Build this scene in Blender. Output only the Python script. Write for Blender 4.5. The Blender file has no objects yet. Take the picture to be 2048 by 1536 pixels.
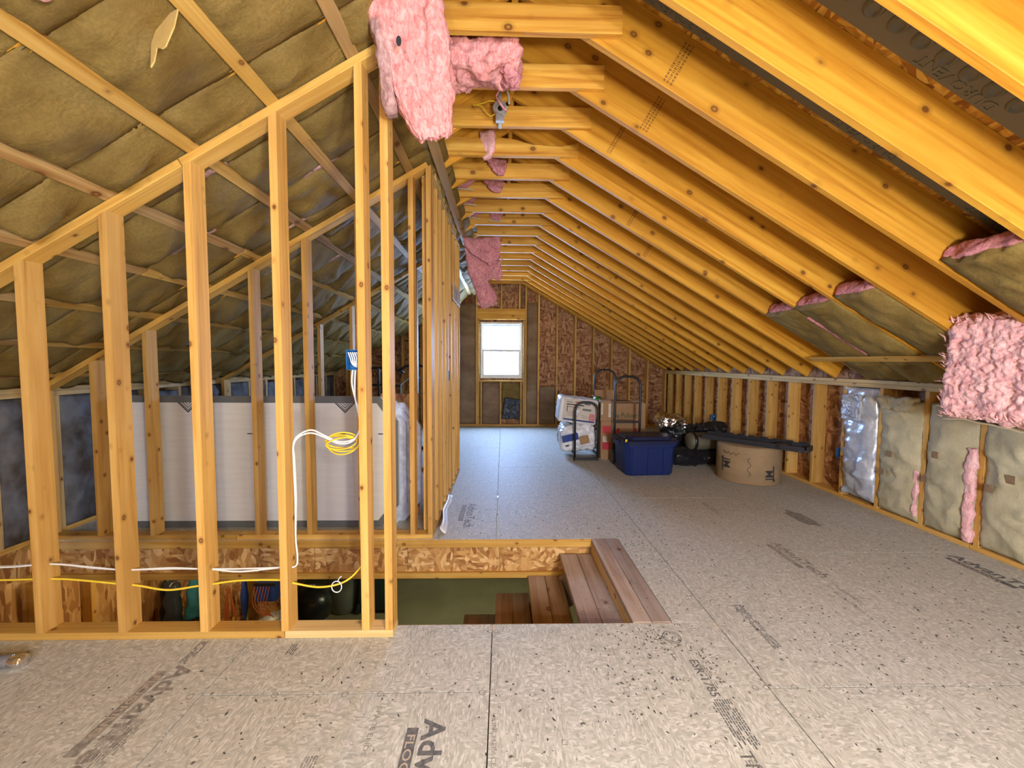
import bpy, bmesh, math, random
from mathutils import Vector, Matrix, noise
random.seed(7)
SC = bpy.context.scene
C = bpy.context.collection
V = Vector
R = math.radians

# ------------------------------------------------------------------ camera
CAM_F, YAW, PIT, ROL, CAM_H = 792.0, .0229, .0546, -.0062, 1.4145
def cam_dir(X, U, D):
    c, s = math.cos(ROL), math.sin(ROL)
    x, u = X*c + U*s, -X*s + U*c
    c, s = math.cos(PIT), math.sin(PIT)
    y, z = D*c + u*s, -D*s + u*c
    c, s = math.cos(YAW), math.sin(YAW)
    return V((x*c + y*s, -x*s + y*c, z))
cam = bpy.data.cameras.new('camera')
cam.sensor_fit = 'HORIZONTAL'; cam.sensor_width = 36; cam.lens = CAM_F/2048*36
cam.clip_start = .02; cam.clip_end = 100
cam_o = bpy.data.objects.new('camera', cam); C.objects.link(cam_o)
M = Matrix.Identity(4)
for k, a in enumerate((cam_dir(1,0,0), cam_dir(0,1,0), -cam_dir(0,0,1))):
    for r in range(3): M[r][k] = a[r]
M[0][3], M[1][3], M[2][3] = 0, 0, CAM_H
cam_o.matrix_world = M
SC.camera = cam_o

# ------------------------------------------------------------------ sky, daylight portals, exposure
SC.view_settings.view_transform = 'Standard'; SC.view_settings.look = 'None'
SC.view_settings.gamma = 1; SC.view_settings.use_curve_mapping = False
SC.view_settings.exposure = 0.42
w = bpy.data.worlds.new('sky'); SC.world = w; w.use_nodes = True
bg = w.node_tree.nodes['Background']
bg.inputs['Color'].default_value = (.36, .56, 1.0, 1); bg.inputs['Strength'].default_value = 78.0
SC.cycles.use_denoising = True; SC.cycles.adaptive_threshold = .04
SC.cycles.max_bounces = 6; SC.cycles.diffuse_bounces = 4; SC.cycles.glossy_bounces = 2
SC.cycles.transparent_max_bounces = 8; SC.cycles.sample_clamp_indirect = 8
def portal(loc, rot, sx, sy):
    l = bpy.data.lights.new('window_portal', 'AREA'); l.shape = 'RECTANGLE'; l.size = sx; l.size_y = sy
    l.cycles.is_portal = True
    o = bpy.data.objects.new('window_portal', l); C.objects.link(o); o.location = loc; o.rotation_euler = rot
WIN = (-.50, .42, 1.06, 2.295)          # far gable window: x0,x1,z0,z1
ADDED_WIN = (.60, 1.40, 1.00, 1.95)           # unseen window added in the gable behind the camera for daylight
YG, YB = 8.75, -2.60
portal(((WIN[0]+WIN[1])/2, YG+.16, (WIN[2]+WIN[3])/2), (R(-90),0,0), WIN[1]-WIN[0], WIN[3]-WIN[2])
portal(((ADDED_WIN[0]+ADDED_WIN[1])/2, YB-.16, (ADDED_WIN[2]+ADDED_WIN[3])/2), (R(90),0,0), ADDED_WIN[1]-ADDED_WIN[0], ADDED_WIN[3]-ADDED_WIN[2])  # portal for the added rear window
FILL_BULB_W, FILL_TUBE_W, FILL_LOWER_W = 95.0, 20.0, 8.0
FILL_WORK_W = 265.0; LAMP_COL = (1.0, .985, .93)  # power and tint of the added lamps

# ------------------------------------------------------------------ node helpers
def newmat(name):
    m = bpy.data.materials.new(name); m.use_nodes = True
    nt = m.node_tree; b = nt.nodes['Principled BSDF']
    return m, nt, b
def N(nt, t, **k):
    n = nt.nodes.new(t)
    for a, v in k.items(): setattr(n, a, v)
    return n
def L(nt, a, b): nt.links.new(a, b)
def ramp(nt, fac, stops, interp='LINEAR'):
    r = N(nt, 'ShaderNodeValToRGB'); r.color_ramp.interpolation = interp
    e = r.color_ramp.elements
    while len(e) < len(stops): e.new(.5)
    for i, (p, c) in enumerate(stops):
        e[i].position = p; e[i].color = (*c, 1) if len(c) == 3 else c
    L(nt, fac, r.inputs['Fac']); return r.outputs['Color']
def coords(nt, scale, rnd=True, off=37.0):
    tc = N(nt, 'ShaderNodeTexCoord'); out = tc.outputs['Object']
    if rnd:
        oi = N(nt, 'ShaderNodeObjectInfo')
        ml = N(nt, 'ShaderNodeMath', operation='MULTIPLY'); ml.inputs[1].default_value = off
        L(nt, oi.outputs['Random'], ml.inputs[0])
        ad = N(nt, 'ShaderNodeVectorMath', operation='ADD')
        L(nt, out, ad.inputs[0]); L(nt, ml.outputs[0], ad.inputs[1]); out = ad.outputs[0]
    mp = N(nt, 'ShaderNodeVectorMath', operation='MULTIPLY'); mp.inputs[1].default_value = scale
    L(nt, out, mp.inputs[0]); return mp.outputs[0]
def noi(nt, vec, scale=1, detail=3, rough=.55, dist=0):
    n = N(nt, 'ShaderNodeTexNoise'); n.inputs['Scale'].default_value = scale
    n.inputs['Detail'].default_value = detail; n.inputs['Roughness'].default_value = rough
    n.inputs['Distortion'].default_value = dist
    L(nt, vec, n.inputs['Vector']); return n.outputs['Fac']
def mix(nt, fac, a, b, mode='MIX'):
    m = N(nt, 'ShaderNodeMix', data_type='RGBA', blend_type=mode)
    if isinstance(fac, (int, float)): m.inputs['Factor'].default_value = fac
    else: L(nt, fac, m.inputs['Factor'])
    for s, v in (('A', a), ('B', b)):
        i = [x for x in m.inputs if x.name == s and x.type == 'RGBA'][0]
        if isinstance(v, tuple): i.default_value = (*v, 1)
        else: L(nt, v, i)
    return [x for x in m.outputs if x.type == 'RGBA'][0]
def bump(nt, b, h, strength=.3, dist=.01):
    n = N(nt, 'ShaderNodeBump'); n.inputs['Strength'].default_value = strength; n.inputs['Distance'].default_value = dist
    L(nt, h, n.inputs['Height']); L(nt, n.outputs['Normal'], b.inputs['Normal'])

def wood(name, light, mid, dark, knot=(.14,.045,.008), rough=.6, knots=True, grey=None, kscale=8.5, kr=.085):
    m, nt, b = newmat(name)
    g = noi(nt, coords(nt, (.9, 26, 26)), 1, 4, .6, .6)
    c = ramp(nt, g, [(.30, dark), (.47, mid), (.70, light)])
    blot = noi(nt, coords(nt, (1.7, 6, 6), True, 91), 1, 2)
    c = mix(nt, ramp(nt, blot, [(.42, (0,0,0)), (.75, (.55,.55,.55))]), c, dark)
    if grey:
        gb = noi(nt, coords(nt, (1.1, 3, 3), True, 53), 1, 3)
        c = mix(nt, ramp(nt, gb, [(.45, (0,0,0)), (.7, (.7,.7,.7))]), c, grey)
    oi = N(nt, 'ShaderNodeObjectInfo')
    c = mix(nt, 1.0, c, ramp(nt, oi.outputs['Random'], [(0, (.78,.76,.74)), (1, (1.08,1.06,1.04))]), 'MULTIPLY')
    if knots:
        vo = N(nt, 'ShaderNodeTexVoronoi'); vo.inputs['Scale'].default_value = 1
        L(nt, coords(nt, (kscale*.75, kscale, kscale), True, 17), vo.inputs['Vector'])
        c = mix(nt, ramp(nt, vo.outputs['Distance'], [(kr*.45, (.55,.55,.55)), (kr*.75, (1,1,1)), (kr, (.85,.85,.85)), (kr*1.35, (.3,.3,.3)), (kr*2.4, (0,0,0))]), c, knot)
    L(nt, c, b.inputs['Base Color']); b.inputs['Roughness'].default_value = rough
    b.inputs['Specular IOR Level'].default_value = .25
    return m
def osb(name, cols, sc=(13, 46, 4), rough=.65, grain=.25, speck=None, spec=.2):
    m, nt, b = newmat(name)
    cs = []
    for k, s in enumerate((sc, (sc[1]*.75, sc[0]*1.25, sc[2]))):
        v = coords(nt, s, True, 11+k*7)
        w_ = N(nt, 'ShaderNodeTexNoise'); w_.inputs['Scale'].default_value = .35; w_.inputs['Detail'].default_value = 0
        L(nt, v, w_.inputs['Vector'])
        ad = N(nt, 'ShaderNodeVectorMath', operation='MULTIPLY_ADD'); ad.inputs[1].default_value = (2.2, 2.2, 0)
        L(nt, w_.outputs['Color'], ad.inputs[0]); L(nt, v, ad.inputs[2])
        vo = N(nt, 'ShaderNodeTexVoronoi'); vo.inputs['Scale'].default_value = 1
        L(nt, ad.outputs[0], vo.inputs['Vector'])
        sp = N(nt, 'ShaderNodeSeparateColor'); L(nt, vo.outputs['Color'], sp.inputs[0])
        cs.append((sp.outputs[k % 3], vo.outputs['Distance']))
    n = len(cols)
    c1 = ramp(nt, cs[0][0], [(i/(n-1), cols[i]) for i in range(n)])
    c2 = ramp(nt, cs[1][0], [(i/(n-1), cols[i]) for i in range(n)])
    f = ramp(nt, noi(nt, coords(nt, (7, 7, 7)), 1, 2), [(.47, (0,0,0)), (.53, (1,1,1))])
    c = mix(nt, f, c1, c2)
    if speck:
        vo = N(nt, 'ShaderNodeTexVoronoi'); vo.inputs['Scale'].default_value = 1
        L(nt, coords(nt, speck[0], True, 5), vo.inputs['Vector'])
        dens = ramp(nt, noi(nt, coords(nt, (1.3,1.3,1.3), True, 23), 1, 2), [(.35, (.3,.3,.3)), (.65, (1,1,1))])
        sp_ = ramp(nt, vo.outputs['Distance'], [(speck[1]*.6, (1,1,1)), (speck[1], (0,0,0))])
        c = mix(nt, mix(nt, 1.0, sp_, dens, 'MULTIPLY'), c, speck[2])
    L(nt, c, b.inputs['Base Color']); b.inputs['Roughness'].default_value = rough
    b.inputs['Specular IOR Level'].default_value = spec
    if grain > .3: bump(nt, b, cs[0][1], grain, .004)
    return m
def plain(name, col, rough=.6, metal=0, spec=.3, var=.0, nsc=(20,20,20), bmp=0, var_col=None, det=3):
    m, nt, b = newmat(name)
    b.inputs['Roughness'].default_value = rough; b.inputs['Metallic'].default_value = metal
    b.inputs['Specular IOR Level'].default_value = spec
    if var or bmp:
        n = noi(nt, coords(nt, nsc), 1, det)
        if var:
            vc = var_col or tuple(x*(1-var) for x in col)
            L(nt, ramp(nt, n, [(.35, vc), (.65, col)]), b.inputs['Base Color'])
        else: b.inputs['Base Color'].default_value = (*col, 1)
        if bmp: bump(nt, b, n, bmp, .01)
    else: b.inputs['Base Color'].default_value = (*col, 1)
    return m
def emit(name, col, s):
    m, nt, b = newmat(name)
    b.inputs['Emission Color'].default_value = (*col, 1); b.inputs['Emission Strength'].default_value = s
    b.inputs['Base Color'].default_value = (*col, 1); m.cycles.emission_sampling = 'NONE'
    return m
def glass(name):
    m = bpy.data.materials.new(name); m.use_nodes = True; nt = m.node_tree
    out = nt.nodes['Material Output']; nt.nodes.remove(nt.nodes['Principled BSDF'])
    t = N(nt, 'ShaderNodeBsdfTransparent'); g = N(nt, 'ShaderNodeBsdfGlossy'); g.inputs['Roughness'].default_value = .03
    mx = N(nt, 'ShaderNodeMixShader'); mx.inputs[0].default_value = .05
    L(nt, t.outputs[0], mx.inputs[1]); L(nt, g.outputs[0], mx.inputs[2]); L(nt, mx.outputs[0], out.inputs['Surface'])
    return m
def fiber(name, a, b_, c_, sc=16, bm=.8):
    m, nt, b = newmat(name)
    v = coords(nt, (sc*1.6, sc*1.6, sc*.7))
    n1 = noi(nt, v, 1, 7, .70, 1.6)
    n2 = noi(nt, coords(nt, (70, 70, 36)), 1, 3, .6, .8)
    c = ramp(nt, n1, [(.28, c_), (.44, b_), (.60, a)])
    c = mix(nt, ramp(nt, n2, [(.36, (.55,.55,.55)), (.5, (0,0,0))]), c, c_)
    c = mix(nt, ramp(nt, n2, [(.55, (0,0,0)), (.72, (.45,.45,.45))]), c, tuple(min(1, x*1.08+.05) for x in a))
    vo = N(nt, 'ShaderNodeTexVoronoi'); vo.inputs['Scale'].default_value = 1
    L(nt, coords(nt, (30,30,30), True, 9), vo.inputs['Vector'])
    c = mix(nt, ramp(nt, vo.outputs['Distance'], [(.07, (.7,.7,.7)), (.12, (0,0,0))]), c, tuple(x*.35 for x in c_))
    L(nt, c, b.inputs['Base Color']); b.inputs['Roughness'].default_value = .95; b.inputs['Specular IOR Level'].default_value = .05
    bump(nt, b, n1, bm, .02)
    return m

MT = {}
MT['rafter'] = wood('rafter_lumber', (.78,.425,.055), (.69,.335,.031), (.51,.21,.015), kscale=7, kr=.095)
MT['tie'] = wood('tie_lumber', (.82,.49,.095), (.70,.36,.050), (.46,.18,.018), kscale=7, kr=.10)
MT['stud'] = wood('stud_lumber', (.71,.45,.14), (.62,.355,.087), (.45,.22,.040), kscale=11, kr=.095)
MT['plate'] = wood('plate_lumber', (.72,.46,.12), (.62,.36,.075), (.45,.22,.035), kscale=10)
MT['pale'] = wood('pale_lumber', (.72,.56,.28), (.64,.46,.19), (.47,.29,.09), kscale=8)
MT['furring'] = wood('furring_lumber', (.64,.42,.12), (.53,.315,.068), (.37,.18,.028), kscale=10)
MT['furring2'] = wood('weathered_furring', (.52,.36,.15), (.41,.245,.085), (.26,.13,.035), kscale=7, kr=.11, grey=(.34,.25,.13))
MT['tread'] = wood('tread_lumber', (.40,.28,.17), (.33,.215,.125), (.20,.11,.055), kscale=6, grey=(.42,.36,.31))
MT['treadtop'] = wood('dusty_tread_lumber', (.45,.36,.29), (.38,.28,.21), (.24,.15,.09), kscale=6, grey=(.50,.46,.43))
MT['osb_roof'] = osb('roof_osb', [(.24,.075,.010), (.42,.17,.018), (.60,.29,.035), (.74,.42,.075)])
MT['osb_wall'] = osb('wall_osb', [(.17,.063,.024), (.29,.125,.05), (.42,.21,.088), (.54,.31,.15)], sc=(9, 32, 4))
MT['osb_web'] = osb('joist_web_osb', [(.27,.11,.03), (.42,.21,.06), (.56,.31,.10), (.72,.47,.20)], sc=(14, 44, 4))
MT['floor'] = osb('subfloor_osb', [(.355,.35,.30), (.44,.435,.38), (.49,.485,.425), (.62,.615,.555)], sc=(52, 170, 10), rough=.62, grain=.2, spec=.25,
                  speck=((30, 30, 30), .10, (.10,.08,.065)))
MT['kraft'] = None
def kraft(name, a, b_, c_, stain=None):
    m, nt, b = newmat(name)
    n1 = noi(nt, coords(nt, (2.2, 5, 5)), 1, 4)
    n2 = noi(nt, coords(nt, (90, 90, 90)), 1, 2)
    c = ramp(nt, n1, [(.28, c_), (.5, b_), (.72, a)])
    c = mix(nt, ramp(nt, n2, [(.40, (.35,.35,.35)), (.6, (0,0,0))]), c, c_)
    n3 = noi(nt, coords(nt, (6, 11, 9), True, 29), 1, 6, .62, .5)
    L(nt, c, b.inputs['Base Color']); b.inputs['Roughness'].default_value = .75; b.inputs['Specular IOR Level'].default_value = .2
    bump(nt, b, n3, .5, .02)
    return m
MT['kraft'] = kraft('kraft_paper', (.275,.190,.056), (.222,.148,.039), (.135,.083,.020))
MT['kraft_wall'] = kraft('kraft_wall_paper', (.52,.465,.30), (.47,.415,.26), (.385,.33,.195))
MT['kraft_brown'] = kraft('kraft_brown_paper', (.30,.205,.12), (.24,.155,.085), (.16,.095,.05))
MT['pink'] = fiber('pink_fiberglass', (.78,.41,.375), (.70,.29,.265), (.50,.15,.145), bm=.45)
MT['pink_dark'] = fiber('pink_fiberglass_dusty', (.66,.31,.31), (.54,.21,.22), (.33,.10,.11), bm=.45)
MT['pink_dusty'] = fiber('pink_fiberglass_grey', (.56,.36,.33), (.42,.24,.22), (.27,.14,.13), bm=.45)
MT['pink_pale'] = fiber('pink_fiberglass_pale', (.90,.58,.54), (.82,.44,.42), (.64,.26,.27), bm=.45)
MT['ink'] = plain('printed_ink', (.085,.09,.095), .7, var=1, var_col=(.17,.165,.155), nsc=(60,60,60), det=5)
MT['ink_soft'] = plain('faded_printed_ink', (.16,.15,.14), .7, var=1, var_col=(.36,.33,.28), nsc=(45,45,45), det=5)
MT['speck2'] = plain('grey_print', (.16,.15,.14), .7)
MT['speck'] = plain('dark_speck', (.05,.045,.04), .7)
MT['ink_brown'] = plain('brown_lumber_ink', (.13,.055,.015), .7)
MT['black_metal'] = plain('black_painted_steel', (.012,.012,.013), .35, 0, .5)
MT['galv'] = plain('galvanised_steel', (.62,.65,.66), .42, .55, .5, var=.35, nsc=(30,30,30))
MT['white_cable'] = plain('white_cable_sheath', (.78,.76,.70), .45)
MT['yellow_cable'] = plain('yellow_cable_sheath', (.80,.56,.04), .45)
MT['blue_plastic'] = plain('blue_box_plastic', (.015,.12,.32), .45)
MT['tote_blue'] = plain('navy_tote_plastic', (.006,.018,.10), .42, 0, .4)
MT['tote_lid'] = plain('navy_lid_plastic', (.006,.012,.05), .38, 0, .4)
MT['card'] = plain('brown_cardboard', (.36,.21,.10), .8, var=.15, nsc=(6,6,6))
MT['card2'] = plain('tan_cardboard', (.33,.225,.115), .8, var=.18, nsc=(5,5,9))
MT['bag_black'] = plain('black_bag_plastic', (.012,.012,.014), .3, 0, .5, bmp=.5, nsc=(9,9,9))
MT['olive'] = plain('olive_nylon', (.14,.12,.075), .6, var=.2, nsc=(10,10,10))
MT['foil'] = plain('crinkled_foil', (.85,.83,.80), .22, 1.0, .5, bmp=1.0, nsc=(22,22,22))
MT['silver'] = plain('silver_poly_film', (.62,.66,.74), .30, .35, .6, bmp=.9, nsc=(14,14,9), var=.3, var_col=(.42,.45,.52))
MT['poly_grey'] = plain('grey_poly_film', (.46,.48,.52), .38, .1, .5, bmp=.7, nsc=(8,8,8), var=.4)
MT['poly_dark'] = plain('smoky_poly_film', (.15,.15,.15), .6, 0, .25, bmp=.6, nsc=(7,7,5), var=.6, var_col=(.06,.045,.03))
MT['white_facer'] = plain('white_facer', (.62,.61,.56), .65, var=.06, nsc=(3,40,40))
MT['grey_tape'] = plain('grey_border_tape', (.115,.12,.115), .55)
MT['white_plastic'] = plain('white_bag_plastic', (.72,.73,.74), .35, 0, .4, bmp=.6, nsc=(10,10,10))
MT['news'] = plain('newsprint_panel', (.62,.55,.44), .8, var=.12, nsc=(12,12,12))
MT['red'] = plain('red_tape', (.42,.02,.025), .5)
MT['green_ink'] = plain('dark_green_ink', (.05,.075,.03), .7)
MT['green'] = plain('green_pack', (.10,.34,.04), .5, var=.6, nsc=(8,8,8))
MT['navy_print'] = plain('blue_print', (.02,.05,.22), .6)
MT['vinyl'] = plain('white_vinyl', (.75,.74,.70), .4)
MT['glass'] = glass('window_glass')
MT['baffle'] = plain('grey_foam_baffle', (.125,.115,.085), .55, 0, .35, bmp=.15, nsc=(40,40,40))
MT['concrete'] = plain('garage_concrete', (.26,.235,.15), .7, var=.25, nsc=(1.2,1.2,1.2), det=6)
MT['cream'] = plain('cream_door_paint', (.80,.80,.68), .5)
MT['wall_dark'] = plain('lower_wall_board', (.34,.32,.27), .8, var=.15, nsc=(3,3,3))
MT['can_grey'] = plain('grey_bin_plastic', (.23,.25,.235), .4, 0, .4)
MT['bin_green'] = plain('dark_green_bin_plastic', (.02,.04,.035), .4, 0, .4)
MT['teal'] = plain('teal_cloth', (.03,.16,.18), .8)
MT['coat'] = plain('charcoal_cloth', (.05,.055,.055), .9, var=.4, nsc=(9,9,9))
MT['orange'] = plain('orange_cord', (.55,.13,.03), .5)
MT['tray'] = plain('black_moulded_plastic', (.03,.031,.036), .38, 0, .45)
MT['bulb'] = emit('fill_bulb_glow', (1.0,.80,.55), 40.0)  # glow of the bulbs and globe added for fill
MT['tube'] = emit('fill_tube_emit', (.95,1.0,.72), 12.0)  # glow of the added tube downstairs
MT['sap'] = plain('pale_splinter_paper', (.58,.40,.13), .8, var=.15, nsc=(15,15,15))
MT['dark_sheet'] = plain('dark_plastic_sheet', (.03,.035,.04), .4, 0, .4, bmp=.5, nsc=(12,12,12))
MT['duct'] = plain('grey_hose_sheath', (.13,.125,.125), .6, bmp=.3, nsc=(60,20,20))

# ------------------------------------------------------------------ object helpers
ML = {}
def add(name, me, parent=None, M=None):
    o = bpy.data.objects.new(name, me); C.objects.link(o); ML[o.name] = M.copy() if M is not None else Matrix.Identity(4)
    if parent is not None: o.parent = parent
    if M is not None: o.matrix_local = M
    return o
def tag(o, label=None, cat=None, group=None, kind=None):
    if label: o['label'] = label
    if cat: o['category'] = cat
    if group: o['group'] = group
    if kind: o['kind'] = kind
    return o
def struct(name, label, cat=None):
    o = add(name, None); tag(o, label, cat or name.split('_')[0], None, 'structure'); return o
def thing(name, label, cat, loc=(0,0,0), rz=0, group=None):
    o = add(name, None); o.location = loc; o.rotation_euler = (0,0,rz); o.empty_display_size = .1
    return tag(o, label, cat, group)
def mat4(ex, ey, ez, p):
    m = Matrix.Identity(4)
    for k, a in enumerate((ex, ey, ez, p)):
        for r in range(3): m[r][k] = a[r]
    return m
class MB:
    def __init__(s): s.v = []; s.f = []
    def quad(s, *p):
        n = len(s.v); s.v += [V(q) for q in p]; s.f.append(tuple(range(n, n+len(p))))
    def box(s, c, d, M=None, ch=0):
        n = len(s.v); c = V(c); x, y, z = (k/2 for k in d)
        pts = [V((a*x, b*y, e*z)) for a in (-1,1) for b in (-1,1) for e in (-1,1)]
        s.v += [(M @ p if M else p) + c for p in pts]
        s.f += [tuple(n+i for i in q) for q in ((0,1,3,2),(4,6,7,5),(0,4,5,1),(2,3,7,6),(0,2,6,4),(1,5,7,3))]
    def prism(s, poly, h0, h1, M=None):
        n = len(s.v); k = len(poly)
        for h in (h0, h1):
            for p in poly:
                q = V((p[0], p[1], h)); s.v.append(M @ q if M else q)
        s.f.append(tuple(n+i for i in reversed(range(k)))); s.f.append(tuple(n+k+i for i in range(k)))
        for i in range(k): s.f.append((n+i, n+(i+1) % k, n+k+(i+1) % k, n+k+i))
    def tube(s, pts, r, seg=8, closed=False, cap=True, flat=1.0):
        pts = [V(p) for p in pts]; n0 = len(s.v); m = len(pts)
        up = V((0,0,1))
        prev = None
        for i, p in enumerate(pts):
            t = (pts[(i+1) % m] - pts[i-1]) if closed else (pts[min(i+1, m-1)] - pts[max(i-1, 0)])
            t.normalize()
            if prev is None:
                a = t.cross(up) if abs(t.dot(up)) < .95 else t.cross(V((1,0,0)))
            else: a = prev - t*prev.dot(t)
            a.normalize(); prev = a; b = t.cross(a)
            rr = r[i] if isinstance(r, (list, tuple)) else r
            for k in range(seg):
                an = 2*math.pi*k/seg
                s.v.append(p + a*math.cos(an)*rr + b*math.sin(an)*rr*flat)
        for i in range(m if closed else m-1):
            for k in range(seg):
                j = (i+1) % m
                s.f.append((n0+i*seg+k, n0+i*seg+(k+1) % seg, n0+j*seg+(k+1) % seg, n0+j*seg+k))
        if cap and not closed:
            s.f.append(tuple(n0+k for k in reversed(range(seg)))); s.f.append(tuple(n0+(m-1)*seg+k for k in range(seg)))
    def lathe(s, prof, seg=28, sx=1, sy=1):
        n0 = len(s.v)
        for r_, z in prof:
            for k in range(seg):
                a = 2*math.pi*k/seg; s.v.append(V((r_*math.cos(a)*sx, r_*math.sin(a)*sy, z)))
        for i in range(len(prof)-1):
            for k in range(seg):
                s.f.append((n0+i*seg+k, n0+i*seg+(k+1) % seg, n0+(i+1)*seg+(k+1) % seg, n0+(i+1)*seg+k))
        s.f.append(tuple(n0+k for k in reversed(range(seg)))); e = n0+(len(prof)-1)*seg
        s.f.append(tuple(e+k for k in range(seg)))
    def slab(s, nu, nv, front, back):
        """front(u,v), back(u,v) -> points; a closed quilt"""
        n0 = len(s.v)
        for fn in (front, back):
            for j in range(nv+1):
                for i in range(nu+1): s.v.append(V(fn(i/nu, j/nv)))
        w_ = nu+1; h = (nu+1)*(nv+1)
        for j in range(nv):
            for i in range(nu):
                a = n0+j*w_+i
                s.f.append((a, a+1, a+w_+1, a+w_)); s.f.append((h+a, h+a+w_, h+a+w_+1, h+a+1))
        for i in range(nu):
            a = n0+i; s.f.append((a, h+a, h+a+1, a+1))
            a = n0+nv*w_+i; s.f.append((a, a+1, h+a+1, h+a))
        for j in range(nv):
            a = n0+j*w_; s.f.append((a, a+w_, h+a+w_, h+a))
            a = n0+j*w_+nu; s.f.append((a, h+a, h+a+w_, a+w_))
    def mesh(s, name, mat, smooth=False):
        me = bpy.data.meshes.new(name); me.from_pydata([tuple(p) for p in s.v], [], s.f)
        me.materials.append(mat); me.validate()
        if smooth: me.polygons.foreach_set('use_smooth', [True]*len(me.polygons))
        me.update(); return me
    def build(s, name, mat, parent=None, M=None, smooth=False):
        return add(name, s.mesh(name, mat, smooth), parent, M)

_bc = {}
def board_mesh(name, ln, wd, th, mat, ch=.0025):
    key = (round(ln, 3), round(wd, 4), round(th, 4), mat.name)
    if key in _bc: return _bc[key]
    x, y, z = ln/2, th/2, wd/2; b = MB(); c = ch
    ring = [(-y+c,-z),(y-c,-z),(y,-z+c),(y,z-c),(y-c,z),(-y+c,z),(-y,z-c),(-y,-z+c)]
    for xx in (-x, x):
        b.v += [V((xx, p, q)) for p, q in ring]
    b.f.append(tuple(reversed(range(8)))); b.f.append(tuple(range(8, 16)))
    for i in range(8): b.f.append((i, (i+1) % 8, 8+(i+1) % 8, 8+i))
    me = b.mesh(name, mat); _bc[key] = me; return me
def frame(p0, p1, up):
    p0, p1 = V(p0), V(p1); ex = (p1-p0).normalized(); up = V(up)
    ez = (up - ex*up.dot(ex)).normalized(); ey = ez.cross(ex)
    return mat4(ex, ey, ez, (p0+p1)/2), (p1-p0).length
def board(name, p0, p1, up, wd, th, mat, parent):
    """lumber from p0 to p1, wd measured along up, th across"""
    M_, ln = frame(p0, p1, up)
    return add(name, board_mesh(name, ln, wd, th, MT[mat]), parent, M_)
def spline(pts, n=8, closed=False):
    pts = [V(p) for p in pts]; out = []; m = len(pts)
    for i in range(m if closed else m-1):
        g = (lambda k: pts[k % m]) if closed else (lambda k: pts[max(0, min(m-1, k))])
        a, b, c, d = g(i-1), g(i), g(i+1), g(i+2)
        for k in range(n):
            t = k/n
            out.append(.5*((2*b) + (c-a)*t + (2*a-5*b+4*c-d)*t*t + (3*b-a-3*c+d)*t**3))
    if not closed: out.append(pts[-1])
    return out
def cable(name, pts, r, mat, parent=None, flat=1.0, n=8, seg=6):
    b = MB(); b.tube(spline(pts, n), r, seg, flat=flat); return b.build(name, MT[mat], parent, smooth=True)
def fb(p, s=1.0, o=3):
    return noise.fractal(V(p)*s, .9, 2.1, o)
def text(name, body, size, M_, mat, parent, align='LEFT', sx=1.0, bold=0.0):
    cu = bpy.data.curves.new(name, 'FONT'); cu.body = body; cu.size = size; cu.align_x = align
    cu.resolution_u = 2; cu.offset = bold*size
    cu.materials.append(MT[mat]); o = bpy.data.objects.new(name, cu); C.objects.link(o)
    o.parent = parent; o.matrix_local = M_ @ Matrix.Diagonal((sx,1,1,1)); return o
def fluff(name, dims, amp, mat, parent=None, M=None, res=26, seed=0, shape=None, sc=5.0, rnd=.35, an=(1,1,1)):
    """a torn piece of fibreglass: rounded block, displaced by noise"""
    b = MB(); dx, dy, dz = (d/2 for d in dims)
    mx = max(dims); nx, ny, nz = (max(4, int(res*d/mx)) for d in dims)
    idx = {}
    def vid(i, j, k):
        if (i, j, k) in idx: return idx[(i, j, k)]
        p = V((2*i/nx-1, 2*j/ny-1, 2*k/nz-1))
        # round the block
        q = V((p.x*dx, p.y*dy, p.z*dz))
        rr = min(dx, dy, dz)*rnd*2
        core = V(tuple(max(-d+rr, min(d-rr, c)) if d > rr else 0 for d, c in zip((dx,dy,dz), q)))
        dlt = q - core
        if dlt.length > 1e-6:
            q = core + dlt.normalized()*min(dlt.length, rr)
        nrm = dlt.normalized() if dlt.length > 1e-6 else V((p.x, p.y, p.z)).normalized()
        o_ = V((seed*3.7, seed*1.3, 0))
        qa = V((q.x*an[0], q.y*an[1], q.z*an[2]))
        q = q + nrm*(amp*(fb(qa*sc+o_, 1, 4)*.9) + amp*.5*fb(qa*sc*4+o_, 1, 3)) + noise.noise_vector(qa*sc*2+o_)*amp*.35
        if shape: q = V(shape(q))
        idx[(i, j, k)] = len(b.v); b.v.append(q); return idx[(i, j, k)]
    def face(a, c, d, e): b.f.append((a, c, d, e))
    for i in range(nx):
        for j in range(ny):
            face(vid(i,j,0), vid(i,j+1,0), vid(i+1,j+1,0), vid(i+1,j,0)); face(vid(i,j,nz), vid(i+1,j,nz), vid(i+1,j+1,nz), vid(i,j+1,nz))
    for i in range(nx):
        for k in range(nz):
            face(vid(i,0,k), vid(i+1,0,k), vid(i+1,0,k+1), vid(i,0,k+1)); face(vid(i,ny,k), vid(i,ny,k+1), vid(i+1,ny,k+1), vid(i+1,ny,k))
    for j in range(ny):
        for k in range(nz):
            face(vid(0,j,k), vid(0,j,k+1), vid(0,j+1,k+1), vid(0,j+1,k)); face(vid(nx,j,k), vid(nx,j+1,k), vid(nx,j+1,k+1), vid(nx,j,k+1))
    return b.build(name, MT[mat], parent, M, smooth=True)
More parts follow.
